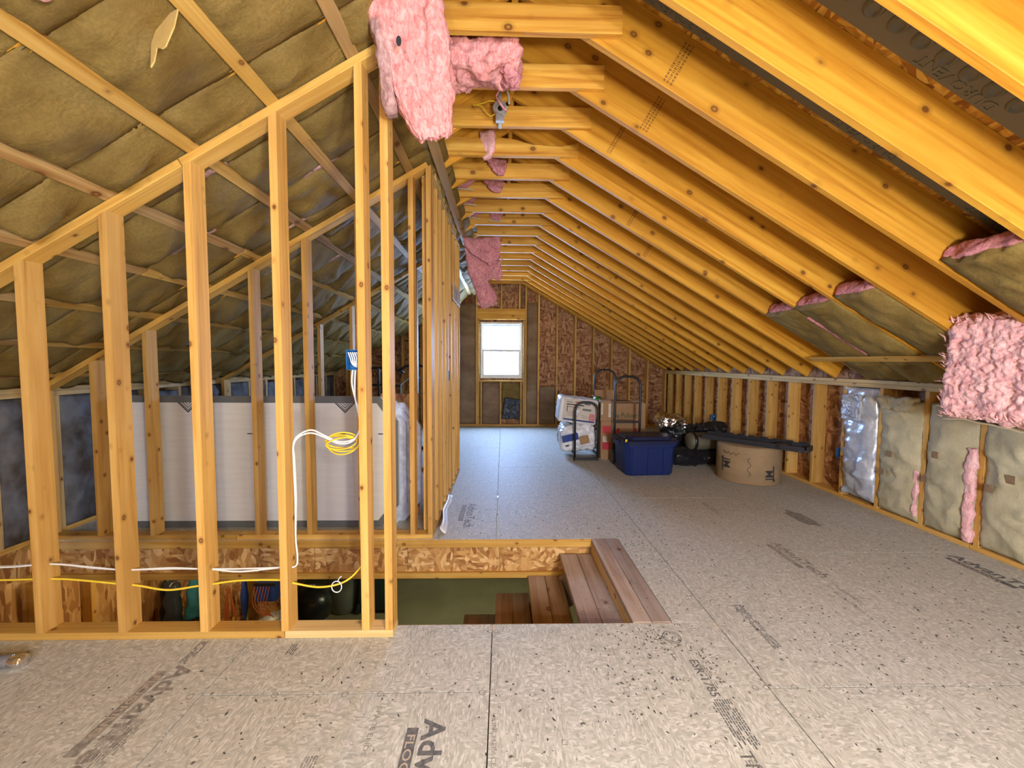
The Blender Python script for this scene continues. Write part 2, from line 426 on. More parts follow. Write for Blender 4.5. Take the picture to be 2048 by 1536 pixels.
# ================================================================== STRUCTURE
S = .4064; SL = .5833; CA = 1/math.sqrt(1+SL*SL); SA = SL*CA
RV = .286/CA                                     # vertical height of a rafter
ZR0, ZL0 = 3.3625, 3.30
RX = (ZR0-ZL0)/(2*SL)                            # ridge
def zr(x): return ZR0 - SL*x                     # underside of right rafters
def zl(x): return ZL0 + SL*x                     # underside of left rafters
XW = 3.60                                        # inner face of both knee walls
ZTR, ZTL = 1.265, 1.20                           # tops of the knee walls
OPX0, OPX1, OPY0, OPY1 = -3.72, .715, 2.07, 3.10 # stair opening

# ---------------- floor
floor = struct('floor', 'beige oriented strand subfloor of printed sheets across the attic', 'floor')
xs = [-3.74] + [-.05 + 1.2192*k for k in (-2,-1,0,1,2)] + [3.74]
panels = []
def floor_rect(x0, x1, y0, y1):
    if x1-x0 < .03 or y1-y0 < .03: return
    c = .0042; t = .019
    b = MB()
    # local x runs along world y (strand direction), local y along -x
    lx, ly = y1-y0, x1-x0
    b.box((0, 0, -t/2), (lx-.0048, ly-.0048, t))
    o = b.build('floor_panel', MT['floor'], floor, mat4(V((0,1,0)), V((-1,0,0)), V((0,0,1)), V(((x0+x1)/2, (y0+y1)/2, 0))))
    panels.append((o, x0, x1, y0, y1))
for c_, (xa, xb) in enumerate(zip(xs[:-1], xs[1:])):
    y0 = 1.63 - 2.4384*2 if c_ in (2, 4) else 1.63 - 2.4384*2 + 1.2192
    while y0 < 8.9:
        ya, yb = max(y0, YB-.16), min(y0+2.4384, YG+.16)
        y0 += 2.4384
        if yb <= ya: continue
        if xa < OPX1 and ya < OPY1 and yb > OPY0:
            floor_rect(xa, xb, ya, min(yb, OPY0)) if ya < OPY0 else None
            floor_rect(xa, xb, max(ya, OPY1), yb) if yb > OPY1 else None
            if xb > OPX1 + .25: floor_rect(OPX1+.215, xb, max(ya, OPY0), min(yb, OPY1))
        else: floor_rect(xa, xb, ya, yb)

def panel_at(x, y):
    for o, x0, x1, y0, y1 in panels:
        if x0 <= x <= x1 and y0 <= y <= y1: return o
    return panels[0][0]
# I-joist at the far side of the stair opening, rim at the near and right sides
def ijoist(y, x0, x1, face):
    for z, hh, dy in ((-.034, .063, .022), (-.30, .046, .03)):
        board('joist_flange', (x0, y+face*dy, z), (x1, y+face*dy, z), (0,0,1), hh, .060, 'plate', floor)
    xx = x0
    while xx < x1-.01:
        xe = min(x1, xx+.74)
        b = MB(); b.prism([(0,-.108),(xe-xx-.004,-.108),(xe-xx-.004,.108),(0,.108)], -.006, .006)
        b.build('joist_web', MT['osb_web'], floor, mat4(V((1,0,0)), V((0,0,1)), V((0,-1,0)), V((xx, y+face*.035, -.171))))
        xx = xe
ijoist(OPY1+.002, -3.72, 3.5, 1)
ijoist(OPY0-.002, -3.72, 3.5, -1)
board('trimmer_board', (OPX1+.022, OPY0, -.165), (OPX1+.022, OPY1, -.165), (0,0,1), .286, .038, 'pale', floor)

# ---------------- roof
ceil = struct('ceiling', 'steep attic roof underside with exposed rafters, collar ties and paper faced insulation', 'ceiling')
YR = [2.169 + S*i for i in range(-11, 17)]
rafters = {}
for i, y in zip(range(-11, 17), YR):
    a = V((RX+.02, y, zr(RX+.02)+RV/2)); e = V((3.66, y, zr(3.66)+RV/2))
    rafters[i] = board('rafter', a, e, (0,0,1), .286, .038, 'rafter', ceil)
    a = V((RX-.02, y, zl(RX-.02)+RV/2)); e = V((-3.66, y, zl(-3.66)+RV/2))
    board('rafter', a, e, (0,0,1), .286, .038, 'rafter', ceil)
    yt = y-.038
    if i == 3:      # the tie with a wavy waney edge
        b = MB(); n = 26; top = []
        for k in range(n+1):
            t = k/n; x = -.55+1.10*t
            zt = .068 if t < .5 else .068 - .055*min(1, max(0, (t-.52)/.14)) + .02*max(0, (t-.9)/.1)
            top.append((x, zt + .006*math.sin(t*21)))
        poly = [(-.55,-.07),(.55,-.07)] + top[::-1]
        b.prism(poly, -.019, .019)
        b.build('collar_tie', MT['tie'], ceil, mat4(V((1,0,0)), V((0,0,1)), V((0,-1,0)), V((.06, yt, 3.17))))
    else:
        j = random.uniform(-.015, .015)
        board('collar_tie', (-.50+j, yt, 3.17), (.615+j, yt, 3.17), (0,0,1), .14, .038, 'tie', ceil)
board('ridge_board', (RX, YB, 3.49), (RX, YG+.1, 3.49), (0,0,1), .30, .036, 'rafter', ceil)
for side in (1, -1):
    ex = V((0,1,0)); ey = V((side*CA, 0, -SA)); ez = ex.cross(ey)
    org = V((RX, YB-.2, (zr(RX) if side > 0 else zl(RX)) + RV + .001))
    for r_ in range(4):
        y0 = -1.2*(r_ % 2)
        while y0 < 11.8:
            ya, yb = max(0, y0), min(y0+2.4384, 11.85); y0 += 2.4384
            if yb-ya < .02: continue
            v0, v1 = r_*1.2192, min((r_+1)*1.2192, 4.55)
            b = MB(); h = (-.012, 0) if side > 0 else (0, .012)
            b.prism([(ya+.001, v0+.001), (yb-.001, v0+.001), (yb-.001, v1-.001), (ya+.001, v1-.001)], *h)
            b.build('roof_deck_panel', MT['osb_roof'], ceil, mat4(ex, ey, ez, org))
    b = MB(); h = (-.026, -.0135) if side > 0 else (.0135, .026)
    b.prism([(-.02, -.02), (11.87, -.02), (11.87, 4.57), (-.02, 4.57)], *h); b.build('roof_light_block', MT['dark_sheet'], ceil, mat4(ex, ey, ez, org))  # unseen layer added to stop sky light leaking between deck panels
# furring strips on the left slope
FX = [-.727 - .3835*k for k in range(0, 8)]
nd = V((SL, 0, -1)).normalized()                # into the room from the left slope
for k, x in enumerate(FX):
    y = YB + .05 - random.uniform(0, .5); first = True
    while y < YG:
        ye = min(YG, y + random.choice((2.44, 3.05, 2.8)))
        ya = max(y, YB+.03)
        p = V((x + random.uniform(-.006, .006), 0, zl(x))) + nd*.0105
        board('furring_strip', V((p.x, ya+.002, p.z)), V((p.x + random.uniform(-.008,.008), ye-.002, p.z)), (CA,0,SA), .064, .019,
              random.choice(('furring','furring','furring2')), ceil)
        y = ye
# paper faced batts between the left rafters
def left_batt(i):
    TOPX = -.40 + random.Random(i*3+2).uniform(-.09, .07)
    y0, y1 = YR[i]+.019, YR[i+1]-.019
    far = max(0, min(1, (y0-2.6)/1.5))
    rr = random.Random(i*13+5)
    amp = [rr.uniform(.040, .062) + .030*far for _ in range(12)]
    skew = [rr.uniform(.7, 1.6) for _ in range(12)]
    edge = [rr.uniform(-.012, .006) for _ in range(4)]
    sd = i*9.1
    def front(u, v):
        x = TOPX + v*(-3.56-TOPX)
        s_ = (-.727 - x)/.3835; c_ = math.floor(s_); p = s_-c_; c_ = max(0, min(10, c_+1))
        # bulge sags towards the strip below
        bl = (p**skew[c_])*((1-p)**.42); bl /= .45
        cr = 1-abs(2*u-1)**3.4
        y = y0-.021 + (y1-y0+.042)*u
        y += (edge[0] if u < .5 else -edge[1])*abs(2*u-1)
        q = V((x*2.2, y*5, sd))
        dg = x*CA*6 + y*7
        wr = .016*noise.noise(q*2.0) + .012*max(0, math.sin(dg*2.4+4*noise.noise(q*.8)+sd))**6*(1+far) + .012*abs(noise.noise(V((x*7+y*6, y*9-x*3, sd)))) + .006*noise.noise(V((x*18+y*12, y*14, sd)))
        d = -.006 + amp[c_]*bl*(.22+.78*cr) + wr*(.25+min(1, bl))*(.35+.65*cr)
        lim = .003 if p < .10 or p > .90 else -1
        if s_ >= -1 and (p < .085 or p > .915): d = min(d, -.001)
        if v < .06: d -= .05*(1-v/.06)
        # edges tuck up against the rafter, leaving a dark slit
        if u < .02 or u > .98: d = .0035 + .004*noise.noise(V((x*3, sd, u*9)))
        for yp in (2.0175, 3.1495, 5.1445):
            if abs(y-yp) < .085: d = min(d, .014)
        if abs(y-yp) < .0: pass
        return V((x, y, zl(x))) + nd*d
    def back(u, v):
        x = TOPX + v*(-3.56-TOPX); y = y0+.004 + (y1-y0-.008)*u
        return V((x, y, zl(x))) - nd*.16
    b = MB(); b.slab(14, 100, front, back)
    return b.build('insulation_batt', MT['kraft'], ceil, smooth=True)
for i in range(len(YR)-1): left_batt(i)
# pink tufts squeezed out of the seams of the left slope
rr = random.Random(3)
for yi, x, ln in ((10,-1.55,.30),(11,-1.15,.26),(11,-1.95,.32),(12,-1.55,.34),(13,-2.0,.30),(13,-1.25,.28),(14,-1.6,.34),(15,-2.4,.30),(16,-1.7,.30),(17,-1.2,.3),(18,-1.5,.4),(19,-2.2,.4)):
    y = YR[yi+1]-.004
    M_ = mat4(V((CA,0,SA)), V((0,1,0)), V((-SA,0,CA)), V((x, y, zl(x))) + nd*.002)
    fluff('pink_tuft', (ln, .026, .016), .007, 'pink_dusty', ceil, M_, res=26, seed=yi, sc=14)

# right slope: batts low between the rafters, furring strip, vent baffles
ndr = V((-SL, 0, -1)).normalized()
def right_batt(i, x0, x1, seed, bul=.03, wide=1, name='insulation_batt'):
    y0, y1 = 2.169+S*i+.019, 2.169+S*(i+1)-.019
    ov = .016 if wide else -.002
    def front(u, v):
        x = x0 + (x1-x0)*v + (.02*noise.noise(V((u*6, seed, 1))) if v < .02 else 0)
        y = y0-ov + (y1-y0+2*ov)*u
        cr = 1-abs(2*u-1)**3
        d = (.004 if wide else -.014) + bul*(.35+.65*math.sin(math.pi*min(1, .25+v*.75)))*cr
        d += (.022*noise.noise(V((x*5, y*5, seed))) + .020*abs(noise.noise(V((x*8+y*6, y*10-x*5, seed)))) + .008*noise.noise(V((x*20, y*18, seed))))*(.2+.8*cr)
        if abs(x-3.2) < .06: d = min(d, .022)
        return V((x, y, zr(x))) + ndr*d
    def back(u, v):
        x = x0+.03 + (x1-x0-.03)*v; y = y0+.003+(y1-y0-.006)*u
        return V((x, y, zr(x))) - ndr*.13
    b = MB(); b.slab(18, 44, front, back)
    o = b.build(name, MT['kraft'], ceil, smooth=True)
    # torn pink end of the batt
    xc = x0+.012; M_ = mat4(V((0,1,0)), V((CA,0,-SA)), V((SA,0,CA)), V((xc, (y0+y1)/2, zr(xc))) - ndr*.055)
    fluff('pink_end', (y1-y0-.006, .05, .10), .018, 'pink_dark', o, M_, res=22, seed=seed, sc=9)
    return o
right_batt(3, 2.52, 3.56, 1); right_batt(2, 2.50, 3.56, 2, .035); right_batt(1, 2.47, 3.56, 3, .04, 0); right_batt(-1, 2.38, 3.56, 5, .05, 0)
right_batt(-2, 2.42, 3.56, 6); right_batt(-3, 2.42, 3.56, 7)
fluff('pink_seam', (.62, .03, .02), .008, 'pink_dark', ceil, mat4(V((CA,0,-SA)), V((0,1,0)), V((SA,0,CA)), V((2.90, 2.169+S*3, zr(2.90))) + ndr*.010), res=40, seed=3, sc=14)
x = 3.205; p = V((x, 0, zr(x))) + ndr*.034
board('furring_strip', (p.x, 2.42, p.z-.004), (p.x-.004, 4.02, p.z), (CA,0,-SA), .064, .019, 'furring', ceil)
# long strip under the ties left of the ridge, hanging free at its far end
board('furring_strip', (-.497, 2.30, 2.938), (-.492, 5.25, 2.930), (1,0,0), .072, .019, 'furring2', ceil)
# moulded vent baffles against the deck
def baffle(i):
    y0, y1 = 2.169+S*i+.019+.022, 2.169+S*(i+1)-.019-.035
    yc = (y0+y1)/2; hw = (y1-y0)/2
    v0, v1 = .35, 3.30
    ex = V((CA,0,-SA)); ey = V((0,1,0)); ez = ex.cross(ey)      # ez points up and out
    org = V((RX, yc, zr(RX)+RV))
    b = MB()
    prof = [(-hw, -.002), (-hw+.012, -.002), (-hw+.026, -.036), (hw-.026, -.036), (hw-.012, -.002), (hw, -.002)]
    prof2 = [(y, z+.004) for y, z in prof]
    poly = prof + prof2[::-1]
    # prism along slope
    Mx = mat4(V((0,1,0)), V((0,0,1)), V((1,0,0)), V((0,0,0)))
    b.prism(poly, v0, v1, Mx)
    o = b.build('vent_baffle', MT['baffle'], ceil, mat4(ex, ey, ez, org))
    k = v0+.22
    while k < v1-.1:
        d = MB(); d.lathe([(.001,-.0008),(.016,-.0012),(.024,-.005),(.0275,-.012),(.030,-.012),(.038,-.002),(.042,.001)], 20)
        d.build('pressed_dimple', MT['baffle'], o, Matrix.Translation((k, .040, -.0365)), smooth=True)
        k += .118
    for k in (v0+.42, v0+1.55, v0+2.4):
        t_ = text('embossed_lettering', 'DUROVENT', .058, mat4(V((-1,0,0)), V((0,1,0)), V((0,0,-1)), V((k+.4, .078, -.0365))), 'baffle', o, sx=1.25)
        t_.data.extrude = .0025; t_.data.bevel_depth = .0006
for i in (-2, -1): baffle(i)
# grade stamps on rafter faces: rows of small illegible blocks
def stamp(i, s_along, rows=3, n=12, mat='ink_brown'):
    b = MB(); rng = random.Random(i*7+1); rng2 = rng
    for r_ in range(rows):
        for k in range(n):
            z = -.118 + k*.0195; x = s_along + r_*.021
            wv = rng2.uniform(.35, .62)
            if rng2.random() < .25: 
                b.box((x, 0, z), (.017, .0004, .003)); b.box((x, 0, z+.010), (.017, .0004, .003))
            else:
                b.box((x, 0, z), (.015*wv*1.6, .0004, .0032)); b.box((x-.003, 0, z+.006), (.004, .0004, .010)); b.box((x+.0035, 0, z+.006), (.0034, .0004, .009))
    o = rafters[i]
    # near face of the rafter: local y sign depends on the frame, so test it
    ny = (ML[o.name].to_3x3() @ V((0,1,0))).y
    b.build('grade_stamp', MT[mat], o, Matrix.Translation((0, (.0192 if ny < 0 else -.0192), 0)))
for i, s_ in ((-1, -1.48), (0, -1.12), (1, -1.10), (2, -1.22), (4, -.75), (5, -.4)): stamp(i, s_, 3 if i < 2 else 2)

# ---------------- generic framing
def slant_stud(name, x, y, z0, mat, parent, zt, dep=.089, th=.038):
    """upright with its top cut to the roof slope; x is its left edge, y its near face, zt(x) the top"""
    b = MB(); n = []
    for xx in (x, x+th):
        for yy in (y, y+dep):
            n.append((xx, yy, z0)); n.append((xx, yy, zt(xx)))
    c = V((x+th/2, y+dep/2, z0)); ex, ey, ez = V((0,0,1)), V((1,0,0)), V((0,1,0))
    b.v = [V(((p[2]-c.z), (p[0]-c.x), (p[1]-c.y))) for p in n]
    b.f = [(0,4,5,1),(2,3,7,6),(0,1,3,2),(4,6,7,5),(0,2,6,4),(1,5,7,3)]
    return b.build(name, MT[mat], parent, mat4(ex, ey, ez, c))
def nails(parent_board, pts): pass
ZP0 = 3.278                                      # underside of the furring on the left slope
def ztop(x): return ZP0 + SL*x - .0445           # underside of slanted top plates
def slant_plate(parent, x0, x1, y, mat='plate', dep=.089):
    a = V((x0, y+dep/2, ZP0+SL*x0-.0225)); e = V((x1, y+dep/2, ZP0+SL*x1-.0225))
    board('top_plate', a, e, (0,1,0), dep, .038, mat, parent)

# near partition, along the near edge of the stair opening
wall_near = struct('wall_stair_near', 'open stud partition with slanted top plate along near edge of stair opening', 'wall')
YN = 1.973
slant_plate(wall_near, -3.58, -1.545, YN); slant_plate(wall_near, -1.540, -.60, YN)
for i in range(-3, 5): slant_stud('stud', -2.3416+S*i, YN, .038, 'stud', wall_near, ztop)
slant_stud('stud', -.5965, YN, .038, 'stud', wall_near, lambda x: 2.80)
board('bottom_plate', (-3.58, YN+.0445, .019), (-1.11, YN+.0445, .019), (0,1,0), .089, .038, 'plate', wall_near)
board('bottom_plate', (-1.105, YN+.0445, .019), (-.557, YN+.0445, .019), (0,1,0), .089, .038, 'pale', wall_near)
# far partition beyond the opening
wall_mid = struct('wall_stair_far', 'second stud partition with slanted top plate beyond the stair opening', 'wall')
YM = 3.105
slant_plate(wall_mid, -3.58, -1.10, YM); slant_plate(wall_mid, -1.095, -.585, YM)
for k in range(8): slant_stud('stud', -.731-S*k, YM, .038, 'stud', wall_mid, ztop)
slant_stud('stud', -.594, YM, .038, 'stud', wall_mid, ztop)
board('bottom_plate', (-3.58, YM+.0445, .019), (-2.1, YM+.0445, .019), (0,1,0), .089, .038, 'plate', wall_mid)
board('bottom_plate', (-2.095, YM+.0445, .019), (-.556, YM+.0445, .019), (0,1,0), .089, .038, 'plate', wall_mid)
# third partition further back
wall_third = struct('wall_back_room', 'third stud partition deep in the attic on the left', 'wall')
YT = 5.10
slant_plate(wall_third, -3.58, -.66, YT)
for k in range(1, 8): slant_stud('stud', -.731-S*k, YT, .038, 'stud', wall_third, ztop)
board('bottom_plate', (-3.58, YT+.0445, .019), (-.66, YT+.0445, .019), (0,1,0), .089, .038, 'plate', wall_third)
# corridor wall running away from the camera
wall_hall = struct('wall_corridor', 'row of tall studs running away along the left of the open aisle', 'wall')
HX = -.645
for k, y in enumerate((3.20, 3.40, 3.62, 3.86, 4.02, 4.26, 4.30, 4.58, 4.80, 5.06)):
    board('stud', (HX+.0445, y+.019, .038), (HX+.0445, y+.019, 2.855), (1,0,0), .089, .038, 'stud', wall_hall)
board('bottom_plate', (HX+.0445, 3.196, .019), (HX+.0445, 4.34, .019), (1,0,0), .089, .038, 'plate', wall_hall)
board('bottom_plate', (HX+.0445, 4.56, .019), (HX+.0445, 5.10, .019), (1,0,0), .089, .038, 'plate', wall_hall)
board('top_plate', (HX+.0445, 3.196, 2.874), (HX+.0445, 5.10, 2.874), (1,0,0), .089, .038, 'pale', wall_hall)
hd = board('header_board', (HX+.096, 4.38, 2.19), (HX+.096, 5.04, 2.19), (0,0,1), .184, .012, 'pale', wall_hall)

# ---------------- knee walls
def sheath(parent, x, y0, y1, zt, mat='osb_wall', sgn=1):
    y = y0
    while y < y1-.01:
        ye = min(y1, y+1.2192); b = MB()
        b.prism([(0, 0), (zt, 0), (zt, ye-y-.003), (0, ye-y-.003)], 0, .012)
        b.build('sheathing_panel', MT[mat], parent, mat4(V((0,0,1)), V((0,1,0)), V((-1,0,0)), V((x+(.012 if sgn > 0 else 0), y, 0)) ))
        y = ye
wall_right = struct('wall_right', 'low framed knee wall of studs and strand board along the right side', 'wall')
KY = [3.267+S*k for k in range(-14, 14)]
for y in KY:
    board('stud', (XW+.07, y, .038), (XW+.07, y, ZTR-.076), (1,0,0), .14, .038, 'stud', wall_right)
for z in (ZTR-.057, ZTR-.019):
    y = YB+.02; k = 0
    while y < YG:
        ye = min(YG, y+(3.05 if k or z > 1.22 else 1.9)); k += 1
        board('top_plate', (XW+.07, y, z), (XW+.07, ye-.003, z), (1,0,0), .14, .0375, 'pale', wall_right); y = ye
board('bottom_plate', (XW+.07, YB+.02, .019), (XW+.07, 2.9, .019), (1,0,0), .14, .038, 'stud', wall_right)
board('bottom_plate', (XW+.07, 2.904, .019), (XW+.07, YG, .019), (1,0,0), .14, .038, 'stud', wall_right)
sheath(wall_right, XW+.141, YB-.16, YG+.16, 1.60)
wall_left = struct('wall_left', 'low framed knee wall with film faced batts along the left side', 'wall')
for y in KY:
    board('stud', (-XW-.07, y, .038), (-XW-.07, y, ZTL-.076), (1,0,0), .14, .038, 'pale', wall_left)
for z in (ZTL-.057, ZTL-.019):
    board('top_plate', (-XW-.07, YB+.02, z), (-XW-.07, 3.6, z), (1,0,0), .14, .0375, 'pale', wall_left)
    board('top_plate', (-XW-.07, 3.604, z), (-XW-.07, YG, z), (1,0,0), .14, .0375, 'pale', wall_left)
board('bottom_plate', (-XW-.07, YB+.02, .019), (-XW-.07, YG, .019), (1,0,0), .14, .038, 'plate', wall_left)
sheath(wall_left, -XW-.153, YB-.16, YG+.16, 1.60, sgn=0)
def wall_quilt(side, y0, y1, z0, z1, mat, parent, name, seed, bul=.035, puck=.0, slump=0, inset=.01):
    """batt in a stud bay of a knee wall; returns object"""
    s_ = 1 if side > 0 else -1
    def front(u, v):
        y = y0+(y1-y0)*u; z = z0+(z1-z0)*v
        cr = (1-abs(2*u-1)**3)*(1-abs(2*v-1)**6)
        d = inset - .018 + bul*cr + .016*noise.noise(V((y*5, z*4, seed))) + .008*noise.noise(V((y*16, z*14, seed))) + .003*noise.noise(V((y*40, z*34, seed))) + .020*(1-abs(noise.noise(V((y*4+z*2, z*5-y*3, seed+7)))))**6*cr
        d += puck*max(0, noise.noise(V((y*8, z*18, seed+3))))
        if slump and v > 1-slump: 
            d += .05*(v-(1-slump))/slump; z -= .03*(v-(1-slump))/slump*(1+math.sin(u*7+seed))
        y2 = y + .010*noise.noise(V((u*2, z*6, seed)))
        return V((s_*(XW-d), y2, z))
    def back(u, v): return V((s_*(XW+.11), y0+.004+(y1-y0-.008)*u, z0+(z1-z0)*v))
    b = MB(); b.slab(18, 46, front, back)
    return b.build(name, MT[mat], parent, smooth=True)
for k in range(len(KY)-1):
    if KY[k] < 1.0: continue
    wall_quilt(-1, KY[k]+.022, KY[k+1]-.022 - random.choice((0, .03, .07)), .04, ZTL-.08-random.choice((0,0,.03)), 'poly_dark', wall_left, 'film_faced_batt', k, .02, .01)

for sgn in (1, -1):
    b = MB(); b.box((0,0,0), (.012, 11.84, 1.62)); b.build('wall_light_block', MT['wall_dark'], wall_right if sgn > 0 else wall_left, Matrix.Translation((sgn*(XW+.165), 3.075, .80)))  # unseen outer panel added to keep light out of the sheathing gaps
# ---------------- gable walls
def gable_panels(parent, y, win, th, flip):
    """strand board sheets in 1.22 m columns, cut to the roof line and around the window"""
    ex, ey = V((1,0,0)), V((0,0,1)); ez = ex.cross(ey)
    def roof(x): return (zr(x) if x > RX else zl(x)) + RV - .002
    def poly(x0, x1, z0, z1=None):
        if z1 is not None: return [(x0,z0),(x1,z0),(x1,z1),(x0,z1)]
        pts = [(x0,z0),(x1,z0),(x1,roof(x1))]
        if x0 < RX < x1: pts.append((RX, roof(RX)))
        pts.append((x0, roof(x0))); return pts
    edges = [-3.745, -2.95, -1.73, win[0], win[1], 1.72, 2.84, 3.745]
    for a, e in zip(edges[:-1], edges[1:]):
        ps = [poly(a, e, 0, win[2]), poly(a, e, win[3])] if a == win[0] else [poly(a, e, 0)]
        for p_ in ps:
            b = MB(); b.prism([(z, x) for x, z in p_][::-1], 0, .012)
            b.build('sheathing_panel', MT['osb_wall'], parent, mat4(V((0,0,1)), V((1,0,0)), V((0,1,0)), V((0, y, 0))))
            b = MB(); b.prism([(z, x) for x, z in p_][::-1], 0, .006)
            b.build('wall_light_block', MT['wall_dark'], parent, mat4(V((0,0,1)), V((1.0,0,0)), V((0,1,0)), V((0, y+(.0125 if not flip else -.0065), 0))))  # unseen backing added so no daylight leaks between the sheets
wall_far = struct('wall_far', 'gable wall of bare strand board and studs around the window', 'wall')
gable_panels(wall_far, YG+.141, WIN, .012, 0)
def roofu(x): return (zr(x) if x > RX else zl(x)) - .002
GX = [.785+S*k for k in range(0, 8)] + [-.985-S*k for k in range(0, 7)]
for x in GX:
    if roofu(x) > .2: slant_stud('stud', x-.019, YG, .038, 'stud', wall_far, roofu, .14)
for x in (WIN[0]-.10, WIN[1]+.06):
    slant_stud('king_stud', x, YG, .038, 'stud', wall_far, roofu, .14)
for x in (WIN[0]-.060, WIN[1]+.020):
    board('jack_stud', (x+.019, YG+.07, .038), (x+.019, YG+.07, 2.33), (0,1,0), .14, .038, 'stud', wall_far)
board('window_header', (WIN[0]-.06, YG+.05, 2.47), (WIN[1]+.06, YG+.05, 2.47), (0,0,1), .235, .10, 'tie', wall_far)
board('rough_sill', (WIN[0]-.022, YG+.07, WIN[2]-.06), (WIN[1]+.022, YG+.07, WIN[2]-.06), (0,1,0), .14, .038, 'stud', wall_far)
for x in (WIN[0]+.02, -.05, WIN[1]-.02):
    board('cripple_stud', (x, YG+.07, .038), (x, YG+.07, WIN[2]-.08), (0,1,0), .14, .038, 'stud', wall_far)
for x in (-.04, .36):
    slant_stud('cripple_stud', x-.019, YG, 2.59, 'stud', wall_far, roofu, .14)
board('bottom_plate', (-XW, YG+.07, .019), (XW, YG+.07, .019), (0,1,0), .14, .038, 'stud', wall_far)
for x0, x1, s_ in ((RX+.01, 3.58, 1), (-3.58, RX-.01, -1)):
    zz = (lambda x: zr(x)) if s_ > 0 else (lambda x: zl(x))
    board('gable_plate', (x0, YG+.07, zz(x0)+.022), (x1, YG+.07, zz(x1)+.022), (0,1,0), .14, .038, 'rafter', wall_far)
def gable_batt(x0, x1, z0, z1, mat, seed, bul=.03):
    def front(u, v):
        x = x0+(x1-x0)*u; z = z0+(z1-z0)*v
        cr = 1-abs(2*u-1)**3
        return V((x, YG + .03 - bul*cr - .012*noise.noise(V((x*9, z*5, seed))) - .006*noise.noise(V((x*26, z*22, seed))), z))
    def back(u, v): return V((x0+(x1-x0)*u, YG+.13, z0+(z1-z0)*v))
    b = MB(); b.slab(10, 36, front, back); return b.build('insulation_batt', MT[mat], wall_far, smooth=True)
gable_batt(.52, .764, .04, 2.72, 'kraft_brown', 1); gable_batt(-.965, -.605, .04, 2.70, 'kraft_brown', 2)
gable_batt(.365+.02, .44, 2.62, 2.95, 'kraft_brown', 3, .01)
gable_batt(WIN[0]+.045, -.075, .04, .96, 'kraft_brown', 4, .02); gable_batt(-.025, WIN[1]-.045, .52, .96, 'kraft', 5, .02)
gable_batt(.81, 1.165, .04, .88, 'kraft_brown', 6, .03)
def build_window(name, win, yc, sgn, label):
    wn = struct(name, label, 'window')
    x0, x1, z0, z1 = win; xc, zc = (x0+x1)/2, (z0+z1)/2
    def bar(nm, c, d, mat='vinyl', par=wn):
        b = MB(); b.box((0,0,0), d); return b.build(nm, MT[mat], par, Matrix.Translation(c))
    for x in (x0+.02, x1-.02): bar('window_frame', (x, yc, zc), (.04, .09, z1-z0))
    for z in (z0+.02, z1-.02): bar('window_frame', (xc, yc, z), (x1-x0-.08, .09, .04))
    for k, (za, zb, dy) in enumerate(((z0+.04, zc+.015, -.02), (zc-.015, z1-.04, .02))):
        for x in (x0+.058, x1-.058): bar('sash_stile', (x, yc+dy*sgn, (za+zb)/2), (.036, .032, zb-za))
        for z in (za+.022, zb-.022): bar('sash_rail', (xc, yc+dy*sgn, z), (x1-x0-.152, .032, .044))
        bar('pane', (xc, yc+dy*sgn, (za+zb)/2), (x1-x0-.152, .004, zb-za-.088), 'glass')
    return wn
build_window('window_1', WIN, YG+.10, 1, 'white double-hung window glowing with daylight in the far gable')
# gable behind the camera, with a window added to bring in more daylight
wall_rear = struct('wall_rear', 'strand board gable wall behind the viewpoint', 'wall')
gable_panels(wall_rear, YB-.153, ADDED_WIN, .012, 1)
for x in [ADDED_WIN[0]-.06-S*k for k in range(6)] + [ADDED_WIN[1]+.06+S*k for k in range(6)]:
    slant_stud('stud', x-.019, YB-.14, .038, 'stud', wall_rear, roofu, .14)
board('bottom_plate', (-XW, YB-.07, .019), (XW, YB-.07, .019), (0,1,0), .14, .038, 'stud', wall_rear)
board('window_header', (ADDED_WIN[0]-.04, YB-.07, ADDED_WIN[3]+.09), (ADDED_WIN[1]+.04, YB-.07, ADDED_WIN[3]+.09), (0,0,1), .15, .10, 'tie', wall_rear)
build_window('window_added', ADDED_WIN, YB-.10, -1, 'unseen window added in the rear gable for daylight from behind')

# ---------------- the storey below
ZG = -2.75
low = struct('floor_lower', 'olive concrete floor of the storey below seen through the stair opening', 'floor')
b = MB(); b.box((0,0,0), (7.6, 11.8, .1)); b.build('slab', MT['concrete'], low, Matrix.Translation((0, 3.1, ZG-.05)))
wl = struct('wall_lower_left', 'strand board and stud wall of the storey below', 'wall')
for c, d in (((-3.765, 3.075, -1.385), (.05, 11.72, 2.73)), ((3.765, 3.075, -1.385), (.05, 11.72, 2.73)),
             ((0, YB-.16, -1.385), (7.58, .05, 2.73)), ((0, YG+.16, -1.385), (7.58, .05, 2.73))):
    b = MB(); b.box((0,0,0), d); b.build('wall_board', MT['osb_web' if c[0] < -1 else 'wall_dark'], wl, Matrix.Translation(c))
for k in range(10):
    board('stud', (-3.70, 2.3+S*k, ZG+.04), (-3.70, 2.3+S*k, -.345), (1,0,0), .089, .038, 'plate', wl)
wc = struct('wall_lower_coats', 'stud wall with strand board below the stairs where coats hang', 'wall')
YC = 4.30
for xa, wd in ((-3.73, .70), (-3.025, .62)):
    b = MB(); b.prism([(0,0),(2.40,0),(2.40,wd),(0,wd)], 0, .012)
    b.build('sheathing_panel', MT['osb_web'], wc, mat4(V((0,0,1)), V((1,0,0)), V((0,1,0)), V((xa, YC+.09, ZG))))
for k in range(4):
    board('stud', (-3.64+S*k, YC+.0445, ZG+.04), (-3.64+S*k, YC+.0445, -.345), (0,1,0), .089, .038, 'plate', wc)
gd = struct('door_1', 'cream sectional door at the far end of the storey below', 'door')
